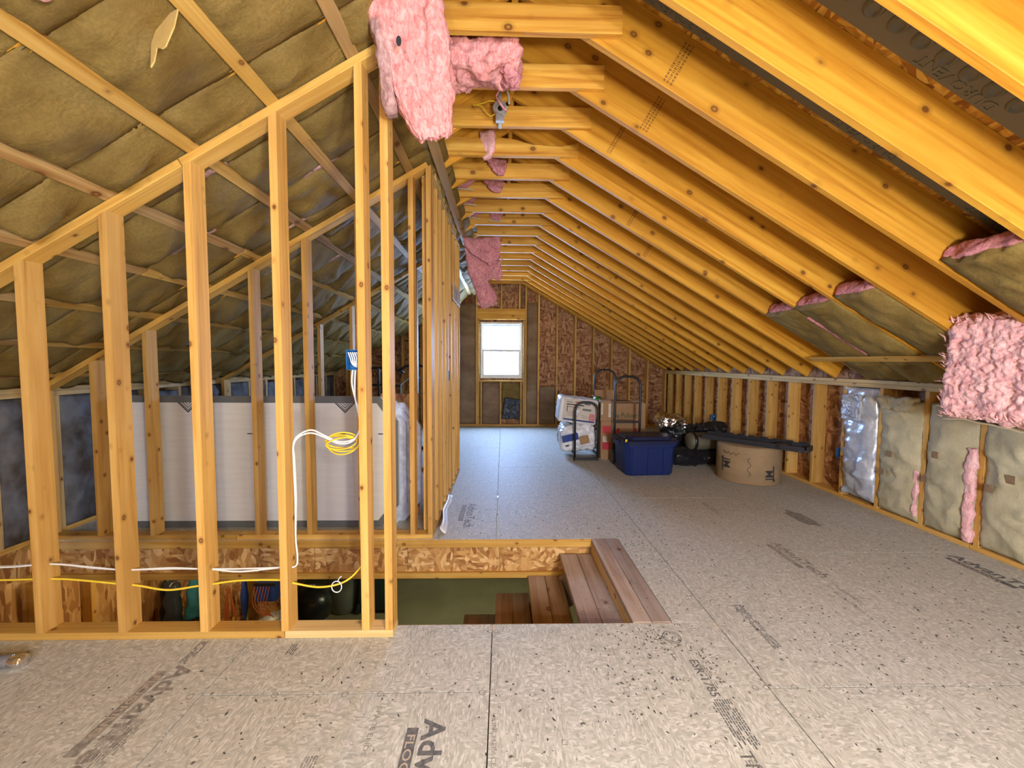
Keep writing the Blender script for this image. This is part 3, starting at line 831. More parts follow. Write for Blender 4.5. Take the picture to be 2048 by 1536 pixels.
for k in range(7):
    b = MB(); b.box((0,0,0), (.96, .04, 2.35)); b.build('door_panel', MT['cream'], gd, Matrix.Translation((-3.345+1.01*k, 7.45, ZG+1.19)))
    b = MB(); b.box((0,0,0), (.05, .06, 2.35)); b.build('door_stile', MT['bin_green'], gd, Matrix.Translation((-2.84+1.01*k, 7.45, ZG+1.19)))
# ================================================================== THINGS
def bar(nm, c, d, mat, par, rot=None, ch=0):
    b = MB(); b.box((0,0,0), d); M_ = Matrix.Translation(c)
    if rot is not None: M_ = M_ @ rot
    return b.build(nm, MT[mat], par, M_)
def rot(ax, deg): return Matrix.Rotation(R(deg), 4, ax)
# ---------------- staircase
st = thing('staircase', 'plank staircase descending to the left through the floor opening', 'staircase', (0,0,0))
for k in range(2):
    board('landing_board', (OPX1+.054+.107*k, OPY0+.004, -.016), (OPX1+.054+.107*k, OPY1-.002, -.016), (1,0,0), .104, .038, 'treadtop', st)
for k in range(14):
    z = -.12-.178*k-.019; xl = .465-.257*k; y1 = OPY1-.012 if k < 2 else 3.15
    for q in range(2):
        board('tread_board', (xl+.066+.134*q, OPY0+.012, z), (xl+.066+.134*q, y1, z), (1,0,0), .131, .038, 'treadtop' if k == 0 else 'tread', st)
dx, dz = .257*14, .178*14
for y in (OPY0+.045, OPY1-.05):
    board('stringer', (.60, y, -.34), (.60-dx, y, -.34-dz), (0,0,1), .235, .038, 'tread', st)

# ---------------- stacked foam boards behind the far partition
def chamfer_poly(x0, x1, z0, z1, c):
    return [(x0, z0), (x1-c, z0), (x1, z0+c*1.3), (x1, z1-c*1.45), (x1-c, z1), (x0, z1)]
front_x = (-3.26, -.885)
labs = ['white faced foam board with dark grey taped edges, standing behind studs', 'crinkled silver foam board directly behind the white faced one',
        'crinkled silver foam board, second behind the white faced one', 'crinkled silver foam board at the back of the standing stack']
for k in range(4):
    y = 3.36+.042*k; t = thing('foam_board', labs[k], 'foam board', (0, y, .004), 0, 'foam boards standing on edge')
    P = chamfer_poly(front_x[0]+.02*k, front_x[1]+.055*k, 0, 1.115-.02*k, .145)
    b = MB(); b.prism(P, -.018, .018)
    b.build('core', MT['white_facer'] if k == 0 else MT['silver'], t, mat4(V((1,0,0)), V((0,0,1)), V((0,-1,0)), V((0,0,0))))
    if k: continue
    # taped border, as strips standing a little proud
    In = chamfer_poly(front_x[0]+.055, front_x[1]-.055, .055, 1.06, .120)
    for i in range(6):
        j = (i+1) % 6; b = MB()
        b.prism([P[i], P[j], In[j], In[i]], .018, .0205)
        b.build('edge_tape', MT['grey_tape'], t, mat4(V((1,0,0)), V((0,0,1)), V((0,-1,0)), V((0,0,0))))
    for x in (-2.55, -2.12, -1.68, -1.345, -1.03):
        bar('printed_dash', (x, -.0187, .80), (.042, .0012, .009), 'speck', t)
    for xc in (-2.62, -1.325):
        b = MB()
        for q, (hw, th) in enumerate(((.085, .008), (.066, .005), (.045, .005), (.022, .004))):
            for s_ in (-1, 1):
                b.prism([(xc+s_*hw, 1.06), (xc+s_*(hw-th*1.6), 1.06), (xc, 1.06-hw+th*1.6), (xc, 1.06-hw)][::(-1 if s_ > 0 else 1)], .0185, .0195)
        b.build('printed_chevron', MT['speck'], t, mat4(V((1,0,0)), V((0,0,1)), V((0,-1,0)), V((0,0,0))))
t = thing('plywood_offcut', 'reddish brown board standing behind the foam boards', 'board', (-.94, 3.62, .004))
bar('panel', (0, 0, .56), (.34, .018, 1.12), 'osb_wall', t); bar('edge_batten', (.12, -.028, .56), (.038, .036, 1.12), 'stud', t)

# ---------------- wiring
t = thing('junction_box', 'open blue plastic junction box holding white cable ends on near stud', 'junction box', (-.748, 1.985, 1.372))
b = MB()
for c, d in (((0,.052,.05),(.058,.003,.10)), ((-.028,.025,.05),(.003,.056,.10)), ((.028,.025,.05),(.003,.056,.10)), ((0,.025,.0015),(.058,.056,.003)), ((0,.025,.0985),(.058,.056,.003))):
    b.box(c, d)
b.build('box_shell', MT['blue_plastic'], t)
for k in range(5):
    x = -.022+.010*k
    cable('cable_end', [(x-.002, .012, .088), (x+.006+.003*k*.2, .016, .06), (x+.014-.004*k, .020, .03), (.012, .03, .012)], .0033, 'white_cable', t, n=5)
def boxlet(loc, rz, label):
    t_ = thing('outlet_box', label, 'outlet box', loc, rz)
    b_ = MB()
    for c, d in (((0,.04,.05),(.06,.003,.10)), ((-.029,.02,.05),(.003,.043,.10)), ((.029,.02,.05),(.003,.043,.10)), ((0,.02,.0015),(.06,.043,.003)), ((0,.02,.0985),(.06,.043,.003))): b_.box(c, d)
    b_.build('box_shell', MT['blue_plastic'], t_); bar('cable_clamp', (.012, .022, .07), (.016, .02, .02), 'white_cable', t_)
boxlet((-.60, 4.20, 1.22), 0, 'blue outlet box on a stud of the corridor wall')
boxlet((3.655, 6.735, .43), 0, 'blue outlet box on far stud of the right knee wall')
boxlet((3.61, 4.115, .42), R(-60), 'blue outlet box beside the silver film batt on right wall')
for k, dz_ in enumerate((0, .010)):
    o = cable('white_cable', [(-3.2,2.02+dz_,.35),(-2.555,2.02+dz_,.356),(-2.306,2.02,.373),(-2.1,2.02+dz_,.355-dz_),(-1.978,2.02,.342),(-1.895,2.02,.340),(-1.706,2.02+dz_,.349-dz_),(-1.568,2.02,.343),(-1.504,2.02,.342),(-1.353,2.02+dz_,.327+dz_),(-1.148,2.02,.348),(-1.07,2.02,.354),(-1.064,2.032,.40),(-1.072,2.035,.50),(-1.070,2.035+dz_,.70),(-1.074,2.035+dz_,.90),(-1.074,2.04,.985+dz_),(-1.045,2.05,1.028+dz_),(-.99,2.06,1.042+dz_*1.6),(-.93,2.07,1.018+dz_),(-.86,2.075,.985+dz_),(-.80,2.075,.990+dz_),(-.762,2.07,1.025),(-.745,2.075,1.08),(-.752,2.075,1.134+dz_*4),(-.766,2.07,1.213),(-.772+dz_*1.5,2.04,1.30),(-.760+dz_*1.5,2.02,1.372)], .0045, 'white_cable', None, 1.0, 6)
    tag(o, ('white cable pair, rear strand, looping from blue box down the stud' if k else 'white cable pair, front strand, looping from blue box down the stud'), 'cable', 'white cables along the near partition')
o = cable('yellow_cable', [(-3.2,2.02,.29),(-2.559,2.02,.29),(-2.261,2.02,.294),(-1.982,2.02,.268),(-1.874,2.02,.257),(-1.724,2.02,.232),(-1.571,2.02,.252),(-1.494,2.02,.262),(-1.354,2.02,.28),(-1.15,2.02,.281),(-1.091,2.02,.267),(-.946,2.025,.239),(-.816,2.04,.265),(-.733,2.075,.35),(-.722,2.08,.42)], .0052, 'yellow_cable')
tag(o, 'single yellow cable strung low through the near partition studs', 'cable')
rr = random.Random(11)
t = thing('cable_coil', 'loose coil of yellow cable hanging beside the near stud', 'cable coil', (-.842, 2.09, .985))
for k in range(4):
    pts = []
    for a in range(10):
        an = 2*math.pi*a/10+.3*k
        pts.append(((.080+.006*k)*math.cos(an), .012*math.sin(an*2+k)+.010*k-.02, (.030+.014*((k*2) % 3))*math.sin(an)+.012*math.cos(an)*(1-k*.6)))
    b = MB(); b.tube(spline(pts, 4, True), .0042, 6, closed=True); b.build('cable_loop', MT['yellow_cable'], t, smooth=True)
t = thing('cable_tie_loop', 'small white loop hanging on the yellow cable', 'cable tie', (-.86, 2.02, .255))
b = MB(); b.tube([(.026*math.cos(a*math.pi/7), 0, .030*math.sin(a*math.pi/7)-.012) for a in range(14)], .0028, 6, closed=True); b.build('loop', MT['white_cable'], t, smooth=True)
cable('tail', [(.008,0,.02),(.016,-.004,.036),(.026,.002,.044)], .0025, 'white_cable', t)

# ceiling box and bracket
t = thing('ceiling_box', 'round metal ceiling box on a bracket hanging below the collar ties', 'electrical box', (-.03, 2.86, 3.06))
bar('mounting_bar', (0, .012, .12), (.022, .003, .26), 'galv', t)
b = MB(); b.lathe([(.044,0),(.052,.004),(.052,.010),(.050,.010),(.050,.038)], 8); b.build('box_body', MT['galv'], t, Matrix.Translation((0,.018,.115)) @ rot('X', 90))
b = MB(); b.lathe([(.001,0),(.016,0),(.016,.012),(.001,.012)], 14); b.build('knockout', MT['black_metal'], t, Matrix.Translation((.002,-.020,.105)) @ rot('X', 90))
bar('lower_clip', (0, -.006, .05), (.058, .03, .05), 'galv', t)
b = MB(); b.tube([(.028*math.cos(a*math.pi/8)+.004, -.028+.006*math.sin(a), .030*math.sin(a*math.pi/8)*.8+.10) for a in range(16)], .0016, 5, closed=True); b.build('wire_loop', MT['white_cable'], t, smooth=True)
for k, zz in enumerate((.16, .075)):
    cable('yellow_wire', [(-.19, .03, .155), (-.13, .0, .15-.02*k), (-.07, -.012, zz-.012*k), (-.035, -.012, zz)], .0036, 'yellow_cable', t)

def drape(rows, y, seed, th=.05):
    """hanging flap with its outline given as rows of (z, left, right)"""
    rows = sorted(rows, reverse=True)
    def pt(u, v, side):
        f = v*(len(rows)-1); i = min(int(f), len(rows)-2); q_ = f-i
        z, a_, c_ = (rows[i][k]*(1-q_)+rows[i+1][k]*q_ for k in range(3))
        x = a_+(c_-a_)*u; rg = .018*noise.noise(V((u*3, v*9, seed)))*(abs(2*u-1)**2)
        yy = y + .035*math.sin(x*13+z*9+seed) + .02*noise.noise(V((x*9, z*9, seed)))
        edge_ = (1-abs(2*u-1)**6)*(1-abs(2*v-1)**8)
        return V((x+rg, yy + side*th*.5*(.15+.85*edge_) + side*.010*noise.noise(V((x*26, z*26, seed+side))), z + .015*noise.noise(V((x*14, seed, v*2)))))
    b_ = MB(); b_.slab(16, 26, lambda u, v: pt(u, v, -1), lambda u, v: pt(u, v, 1)); return b_
# ---------------- loose insulation near the ridge
def sag(fn): return fn
t = thing('hanging_batt', 'long pink fiberglass batt hanging down from the ridge, its lower end ragged', 'insulation', (-.43, 1.83, 2.40))
def hshape(q):
    v = (q.z+.42)/.84; wd = .40+.54*min(1, max(0, v*2.0))**.6; return (q.x*wd - .055*(v-.5)*2.2 + .02, q.y*wd + .05*math.sin(v*3), q.z)
fluff('fiberglass', (.35, .12, .86), .026, 'pink', t, Matrix.Translation((0, 0, .43)) @ rot('Y', -4), res=84, seed=1, shape=hshape, sc=9.0, an=(1.5,1.5,.55))
fluff('dusty_edge', (.06, .11, .74), .022, 'pink_dusty', t, Matrix.Translation((-.135, .035, .50)) @ rot('Y', -9), res=60, seed=17, sc=9, an=(1.5,1.5,.6))
b = MB(); b.lathe([(.001,-.01),(.010,-.008),(.014,.0),(.014,.003)], 12, .8, 1.5); b.build('burn_hole', MT['dark_sheet'], t, Matrix.Translation((-.015,-.078,.36)) @ rot('X', 90))
t = thing('sagging_batt', 'pink fiberglass batt slumped between the first two collar ties', 'insulation', (-.17, 2.34, 3.00))
fluff('fiberglass', (.50, .26, .17), .040, 'pink', t, Matrix.Translation((0, 0, .10)) @ rot('Y', 2), res=46, seed=4, sc=7)
fluff('dusty_end', (.10, .10, .16), .03, 'pink_dark', t, Matrix.Translation((.20, -.02, .06)), res=24, seed=8, sc=11)
t = thing('twisted_tuft', 'grey twisted insulation tuft dangling above the ceiling box', 'insulation', (-.02, 2.60, 2.985))
cable('strand', [(0, 0, .16), (-.03, 0, .11), (-.015, -.01, .07), (.02, 0, .03), (.035, .0, .02)], .011, 'pink_dark', t, .6)
cable('strand', [(.03, 0, .17), (.045, .0, .12), (.05, .01, .07)], .012, 'poly_grey', t, .6)
for (x, y, z, d, lab, m_) in ((-.135, 3.33, 3.165, (.115, .03, .17), 'small pale pink fringe of insulation behind the fourth collar tie', 'pink_pale'),
        (-.08, 3.72, 3.18, (.19, .05, .13), 'dull pink scrap behind the fifth collar tie', 'pink_dark'),
        (-.13, 4.12, 3.20, (.24, .05, .14), 'dull pink scrap behind the sixth collar tie', 'pink_dark'),
        (-.44, 4.12, 3.20, (.30, .05, .09), 'flat pink scrap with paper edge at left behind the sixth collar tie', 'pink_dark'),
        (-.42, 4.52, 3.20, (.26, .05, .08), 'flat pink scrap at left behind the seventh collar tie', 'pink_dark'),
        (-.11, 4.93, 3.20, (.18, .05, .15), 'dull pink scrap behind the eighth collar tie', 'pink_dark'),
        (-.40, 4.93, 3.20, (.26, .05, .08), 'flat pink scrap at left behind the eighth collar tie', 'pink_dark')):
    t = thing('insulation_scrap', lab, 'insulation', (x, y, z-d[2]/2), 0, 'insulation scraps between collar ties')
    hw, hh = d[0]/2*1.15, d[2]; sd = int(x*90)+int(y*10); q_ = random.Random(sd)
    rows = [(hh*1.25, -hw*q_.uniform(.8,1), hw*q_.uniform(.8,1)), (hh*.75, -hw*q_.uniform(.7,1), hw*q_.uniform(.9,1.1)), (hh*.4, -hw*q_.uniform(.2,.6), hw*q_.uniform(.8,1)), (hh*.12, hw*q_.uniform(-.2,.1), hw*q_.uniform(.6,.8)), (0, hw*.2, hw*.5)]
    if m_ == 'pink_pale': rows = [(hh*1.2,-hw,hw*.9),(hh*.6,-hw*.95,hw),(hh*.25,-hw*.8,hw*.8),(0,-hw*.5,hw*.4)]
    if d[2] < .1: rows = [(hh*1.3,-hw,hw),(hh*.9,-hw,hw*.9),(hh*.45,-hw*.8,hw*.6),(hh*.1,-hw*.45,hw*.1)]
    drape(rows, 0, sd, .05).build('fiberglass', MT[m_], t, smooth=True)
    if 'paper' in lab or 'seventh' in lab or 'eighth' in lab:
        bar('paper_edge', (0, -.02, .002), (d[0]*.9, .006, .012), 'kraft_wall', t, rot('Y', 5))
t = thing('torn_batt', 'torn dusty pink batt hanging in tatters over the far aisle', 'insulation', (-.25, 5.0, 2.08))
drape([(.86,-.25,.21),(.72,-.22,.215),(.62,-.08,.20),(.56,.04,.13),(.52,.07,.10)], -.05, 1).build('batt_flap', MT['pink_dark'], t, smooth=True)
drape([(.80,-.23,-.02),(.62,-.22,.08),(.50,-.20,.20),(.42,-.19,.22),(.34,-.15,.06),(.27,-.12,.0)], .0, 2).build('batt_flap', MT['pink_dark'], t, smooth=True)
drape([(.55,-.20,-.06),(.36,-.15,.03),(.24,-.11,.14),(.14,-.08,.18),(.06,-.05,.12),(.01,-.03,.03)], .05, 3).build('batt_flap', MT['pink_dark'], t, smooth=True)
drape([(.62,.08,.20),(.50,.10,.23),(.42,.12,.24),(.36,.15,.20)], .06, 4, .04).build('batt_flap', MT['pink_dark'], t, smooth=True)
b = MB(); rr = random.Random(5)
for k in range(170):
    seg_ = rr.random()
    if seg_ < .5: an = rr.uniform(0, math.pi); c = V((.055-.115*math.cos(an)*1.0, -.06, .055+.03*rr.random()-.035*math.sin(an)))
    else: q = rr.random(); c = V((.03+.20*q, -.07, .30+.28*q+.04*rr.random()))
    M_ = Matrix.Rotation(rr.uniform(0, 6), 3, 'Y') @ Matrix.Rotation(rr.uniform(0, 6), 3, 'X')
    b.tube([c, c+M_ @ V((0,0,.014)), c+M_ @ V((.012,.0,.026))], [.0032, .0022, .0008], 4)
o = b.build('frayed_edge', MT['pink_pale'], t); o['kind'] = 'stuff'
# right side: thick batt hanging over the knee wall
t = thing('hanging_batt', 'thick pink fiberglass batt bulging out over the right knee wall', 'insulation', (3.05, 2.22, 1.05))
fluff('fiberglass', (.24, .74, .66), .026, 'pink_pale', t, Matrix.Translation((.0, 0, .34)) @ rot('X', 3), res=90, seed=9, sc=11, rnd=.28)
b = MB()
def kf(u, v): return V((-.10+.22*u, -.35+.72*v, -.012 - .012*math.sin(v*6) + .012*noise.noise(V((u*4, v*8, 1))) + .02*v))
b.slab(6, 24, kf, lambda u, v: kf(u, v)-V((0,0,.006))); b.build('paper_facing', MT['kraft_wall'], t, smooth=True)
b = MB(); rr = random.Random(15)
for k in range(120):
    c = V((-.10+.05*rr.random(), .36+.02*rr.random(), rr.uniform(.02, .62)))
    if k % 2: c = V((-.12, rr.uniform(-.3,.38), rr.choice((.03, .64))+.02*rr.random()))
    M_ = Matrix.Rotation(rr.uniform(-1.4, .2), 3, 'X') @ Matrix.Rotation(rr.uniform(-1, 1), 3, 'Y')
    b.tube([c, c+M_ @ V((0,0,.020)), c+M_ @ V((.010,.008,.042))], [.005, .003, .0007], 4)
o = b.build('frayed_edge', MT['pink_pale'], t); o['kind'] = 'stuff'
# batts in the right knee wall
def right_wall_batt(k, mat, label, part, seed, bul, z0=.045, z1=None, **kw):
    y0, y1 = KY[k]+.02, KY[k+1]-.02
    t_ = thing('insulation_batt', label, 'insulation', (XW, (y0+y1)/2, 0), 0, None)
    q = wall_quilt(1, y0, y1, z0, z1 or ZTR-.085, mat, None, part, seed, bul, **kw)
    q.parent = t_; q.matrix_local = Matrix.Translation((-XW, -(y0+y1)/2, 0))
    return t_, y0, y1
k0 = 14                                           # KY[14] = 3.267
t, y0, y1 = right_wall_batt(k0+1, 'silver', 'shiny silver blue film wrapped batt in right knee wall stud bay', 'film_wrap', 21, .055, .07, puck=.05)
fluff('grey_film_flap', (.03, .22, .26), .014, 'poly_grey', t, Matrix.Translation((-.055, .05, .98)), res=30, seed=3, sc=9)
fluff('grey_film_flap', (.02, .12, .10), .012, 'poly_grey', t, Matrix.Translation((-.075, .02, .93)), res=24, seed=4, sc=9)
t, y0, y1 = right_wall_batt(k0, 'kraft_wall', 'crumpled kraft paper batt beside the silver film batt', 'kraft_facing', 22, .05, .05, 1.10, puck=.03, slump=.16)
for c in ((-.068, .03, .60), (-.066, .10, .42)): bar('printed_panel', c, (.002, .045, .055), 'kraft_brown', t)
fluff('pink_edge', (.03, .035, .40), .012, 'pink_pale', t, Matrix.Translation((-.012, -.165, .30)), res=26, seed=2, sc=12)
fluff('crumpled_top', (.08, .30, .12), .03, 'kraft_wall', t, Matrix.Translation((-.04, .0, 1.06)), res=26, seed=12, sc=8)
t, y0, y1 = right_wall_batt(k0-1, 'kraft_wall', 'kraft paper batt with exposed pink edge, below the hanging pink batt', 'kraft_facing', 23, .05, .05, 1.10, puck=.02)
for c in ((-.066, .06, .68), (-.066, .13, .46)): bar('printed_panel', c, (.002, .045, .055), 'kraft_brown', t)
fluff('pink_edge', (.05, .060, .74), .018, 'pink_pale', t, Matrix.Translation((-.025, -.165, .42)), res=46, seed=7, sc=11)
t, y0, y1 = right_wall_batt(k0-2, 'kraft_wall', 'kraft paper batt at the right edge of the photo by the floor plate', 'kraft_facing', 24, .05, .05, 1.12, puck=.03)
for c in ((-.066, .10, .52), (-.066, -.02, .62)): bar('printed_panel', c, (.002, .05, .06), 'kraft_brown', t)
for k in (k0-3, k0-4, k0-5): wall_quilt(1, KY[k]+.02, KY[k+1]-.02, .045, ZTR-.085, 'kraft_wall', wall_right, 'insulation_batt', 30+k, .05)
# loose paper torn from the left slope
t = thing('torn_paper', 'pale torn kraft paper flap dangling from the left roof slope', 'paper', (-1.18, 1.44, 2.46))
b = MB(); pl = [(-.045,.155),(-.062,.06),(-.030,-.045),(-.018,-.025),(-.022,.03),(.012,.015),(.03,.02),(.052,.09),(.050,.16)]
b.prism(pl, -.002, .002); b.build('flap', MT['sap'], t, mat4(V((.93,-.36,0)), V((0.10,.2,.97)).normalized(), V((-.36,-.93,.2)).normalized(), V((0,0,0))))
t = thing('pink_bulge', 'pink fiberglass bulging out at the top left corner of the photo', 'insulation', (-1.27, 1.10, 2.47))
fluff('fiberglass', (.16, .24, .06), .02, 'pink_pale', t, Matrix.Translation((0,0,.02)) @ rot('Y', -30), res=34, seed=14, sc=8)
# ---------------- stored goods on the right
def hoop_pts(w_, h, r_, z0=0, n=8):
    p = [(-w_/2, 0, z0), (-w_/2, 0, z0+(h-r_)*.5), (-w_/2, 0, h-r_)]
    for k in range(1, n+1):
        a = math.pi*k/(2*n); p.append((-w_/2+r_-r_*math.cos(a), 0, h-r_+r_*math.sin(a)))
    for k in range(0, n+1):
        a = math.pi*k/(2*n); p.append((w_/2-r_+r_*math.sin(a), 0, h-r_+r_*math.cos(a)))
    return p + [(w_/2, 0, z0+(h-r_)*.5), (w_/2, 0, z0)]
t = thing('log_rack', 'low black steel rack with arched ends holding wrapped packs', 'rack', (1.21, 5.66, 0), R(-1))
for y in (0, .80):
    b = MB(); b.tube(hoop_pts(.33, .845, .13), .017, 10); b.build('arched_end', MT['black_metal'], t, Matrix.Translation((0, y, 0)), smooth=True)
    bar('end_bar', (0, y, .022), (.33, .034, .036), 'black_metal', t)
for x in (-.165, .165): bar('base_rail', (x, .40, .075), (.026, .78, .026), 'black_metal', t)
def hand_truck(label, loc, rz, h, w_=.40):
    t_ = thing('hand_truck', label, 'hand truck', loc, rz, 'black hand trucks')
    b_ = MB(); b_.tube(hoop_pts(w_, h, .14, .06), .017, 10); b_.build('hoop_handle', MT['black_metal'], t_, smooth=True)
    for z in (.30, .58): bar('cross_bar', (0, 0, z), (w_-.02, .02, .03), 'black_metal', t_)
    bar('toe_plate', (0, .09, .006), (w_-.02, .17, .006), 'black_metal', t_)
    b_ = MB(); b_.tube([(-w_/2-.03, -.06, .10), (w_/2+.03, -.06, .10)], .010, 8); b_.build('axle', MT['galv'], t_)
    for s_ in (-1, 1):
        b_ = MB(); b_.lathe([(.03,-.022),(.09,-.024),(.10,-.015),(.10,.015),(.09,.024),(.03,.022)], 20)
        b_.build('wheel', MT['tray'], t_, Matrix.Translation((s_*(w_/2+.03), -.06, .10)) @ rot('Y', 90), smooth=False)
        bar('axle_bracket', (s_*(w_/2-.02), -.03, .12), (.02, .07, .05), 'black_metal', t_)
hand_truck('black hand truck whose arched handle rises behind the open carton', (1.715, 6.62, 0), 0, 1.30, .35)
hand_truck('black hand truck standing in front of the big cardboard box', (1.77, 5.56, 0), 0, 1.225, .36)
def pack(name, label, cat, dims, loc, rz, mat, tilt=(0,0), amp=.012, rnd=.12, seed=1):
    t_ = thing(name, label, cat, loc, rz)
    fluff('wrapped_body', dims, amp, mat, t_, Matrix.Translation((0,0,dims[2]/2)) @ rot('Y', tilt[0]) @ rot('X', tilt[1]), res=34, seed=seed, sc=6, rnd=rnd); return t_
t = pack('wrapped_pack', 'crumpled white and blue plastic pack low in the black rack', 'pack', (.54, .46, .40), (1.135, 6.03, .09), R(-2), 'white_plastic', (-6, 0), .03, .25, 3)
for (c, d, m_) in (((-.13,-.272,.22),(.24,.004,.10),'navy_print'), ((.08,-.268,.19),(.14,.004,.12),'card'), ((-.17,-.274,.10),(.05,.004,.02),'speck')):
    bar('printed_patch', c, d, m_, t, rot('Y', -14))
t = thing('wrapped_pack', 'newsprint patterned pack on top of the white plastic pack', 'pack', (1.125, 6.02, .50), R(-2))
fluff('wrapped_body', (.57, .44, .38), .012, 'white_plastic', t, Matrix.Translation((0,0,.20)) @ rot('Y', 7), res=30, seed=5, sc=6, rnd=.12)
q = bar('printed_sheet', (.02, -.226, .20), (.50, .006, .32), 'news', t, rot('Y', 7))
for (x, z, wd, hh, m_) in ((-.16,.12,.10,.010,'speck2'),(-.05,.125,.07,.012,'red'),(.10,.115,.09,.028,'speck2'),(-.08,.085,.26,.016,'speck'),(-.10,.05,.20,.006,'speck'),(-.19,.02,.010,.09,'speck'),(.10,.03,.13,.030,'speck2'),(-.10,-.02,.18,.004,'speck2'),(-.10,-.04,.18,.004,'speck2'),(-.10,-.06,.18,.004,'speck2'),(-.10,-.08,.18,.004,'speck2'),(.08,-.06,.10,.004,'speck2'),(.08,-.09,.10,.004,'speck2'),(.19,-.075,.09,.11,'pink_dark'),(.0,-.14,.46,.022,'navy_print')):
    bar('print_block', (x, -.0038, z), (wd, .0016, hh), m_, q)
def carton(label, dims, loc, rz, mat='card', flaps=False):
    t_ = thing('carton', label, 'box', loc, rz)
    x, y, z = dims; th = .006
    for nm, c, d in (('side_panel', (-x/2+th/2, 0, z/2), (th, y, z)), ('side_panel', (x/2-th/2, 0, z/2), (th, y, z)), ('front_panel', (0, -y/2+th/2, z/2), (x-2*th, th, z)), ('back_panel', (0, y/2-th/2, z/2), (x-2*th, th, z)), ('base_panel', (0, 0, th/2), (x-2*th, y-2*th, th))):
        bar(nm, c, d, mat, t_)
    if flaps:
        bar('top_flap', (-x/2-.05, 0, z+.045), (.16, y*.95, th), mat, t_, rot('Y', 35))
        bar('top_flap', (x/2+.035, 0, z-.012), (.08, y*.95, th), mat, t_, rot('Y', 18))
        bar('top_flap', (-.10, -.02, z+.012), (x*.7, y*.9, th), mat, t_, rot('Y', -3))
        bar('top_flap', (-.20, y/2+.02, z+.08), (x*.55, th, .19), mat, t_, rot('X', -12))
    else: bar('top_panel', (0, 0, z-th/2), (x-2*th, y-2*th, th), mat, t_)
    return t_
t = carton('big brown cardboard box with open flaps and green lettering', (.64, .44, .80), (1.87, 6.20, .0), R(-3), 'card', True)
text('printed_lettering', 'ZGa Pullout', .105, mat4(V((1,0,0)), V((0,0,1)), V((0,-1,0)), V((-.23,-.2215,.58))), 'green_ink' if 'green_ink' in MT else 'green', t, sx=.82, bold=.012)
bar('printed_line', (-.03, -.2212, .51), (.30, .0012, .010), 'green_ink', t)
for x in (-.10, .16): bar('red_tape', (x, -.2215, .30), (.045, .002, .24), 'red', t, rot('Y', 6))
bar('shipping_label', (.05, -.2215, .24), (.07, .0014, .09), 'news', t)
t = carton('narrow red and brown carton beside the big cardboard box', (.16, .24, .56), (1.525, 5.84, 0), R(-3), 'card')
for z in (.44, .20): bar('red_print', (0, -.1206, z), (.12, .0014, .11), 'red', t)
bar('white_label', (-.02, -.1216, .30), (.06, .0014, .09), 'news', t)
t = carton('small brown carton with white labels atop the narrow carton', (.16, .24, .30), (1.525, 5.85, .562), R(-6), 'card')
bar('white_label', (.05, -.1206, .16), (.035, .0014, .20), 'news', t); bar('white_label', (-.06, -.1206, .18), (.025, .0014, .17), 'news', t)
t = pack('green_pack', 'bright green plastic pack wedged beside the newsprint pack', 'pack', (.11, .18, .34), (1.47, 6.09, .55), 0, 'green', (0,0), .012, .25, 6)
bar('dark_bar', (0, -.05, -.03), (.14, .10, .05), 'black_metal', t)
# blue tote
t = thing('storage_tote', 'navy blue plastic storage tote with lid on the subfloor', 'tote', (1.85, 5.09, 0), R(4))
def tote_ring(w_, d, c, z): 
    x, y = w_/2, d/2
    return [V((-x+c,-y,z)),V((x-c,-y,z)),V((x,-y+c,z)),V((x,y-c,z)),V((x-c,y,z)),V((-x+c,y,z)),V((-x,y-c,z)),V((-x,-y+c,z))]
b = MB(); rings = [(.60,.40,.05,.0),(.62,.42,.055,.02),(.665,.465,.06,.37),(.70,.50,.06,.375),(.705,.505,.06,.42)]
for i, (a, d, c, z) in enumerate(rings):
    b.v += tote_ring(a, d, c, z)
    if i:
        for k in range(8): b.f.append(((i-1)*8+k, (i-1)*8+(k+1) % 8, i*8+(k+1) % 8, i*8+k))
b.f.append(tuple(reversed(range(8)))); b.f.append(tuple(range(32, 40))); b.build('tub', MT['tote_blue'], t)
for x in (-.20, 0, .20):
    b = MB(); b.prism([(x-.045,.02),(x+.045,.02),(x+.05,.355),(x-.05,.355)], 0, .008)
    b.build('rib', MT['tote_blue'], t, mat4(V((1,0,0)), V((0,-.064,1)).normalized(), V((0,-1,-.064)).normalized(), V((0,-.2095,0))))
b = MB(); rings = [(.735,.535,.06,.40),(.735,.535,.06,.445),(.66,.46,.07,.452),(.62,.42,.07,.452),(.60,.40,.07,.485),(.585,.385,.07,.49)]
for i, (a, d, c, z) in enumerate(rings):
    b.v += tote_ring(a, d, c, z)
    if i:
        for k in range(8): b.f.append(((i-1)*8+k, (i-1)*8+(k+1) % 8, i*8+(k+1) % 8, i*8+k))
b.f.append(tuple(reversed(range(8)))); b.f.append(tuple(range(40, 48))); b.build('lid', MT['tote_lid'], t)
for s_ in (-1, 1): bar('handle_latch', (s_*.375, 0, .40), (.03, .16, .06), 'tote_lid', t)
bar('yellow_tag', (-.335, -.235, .452), (.022, .014, .035), 'yellow_cable', t)
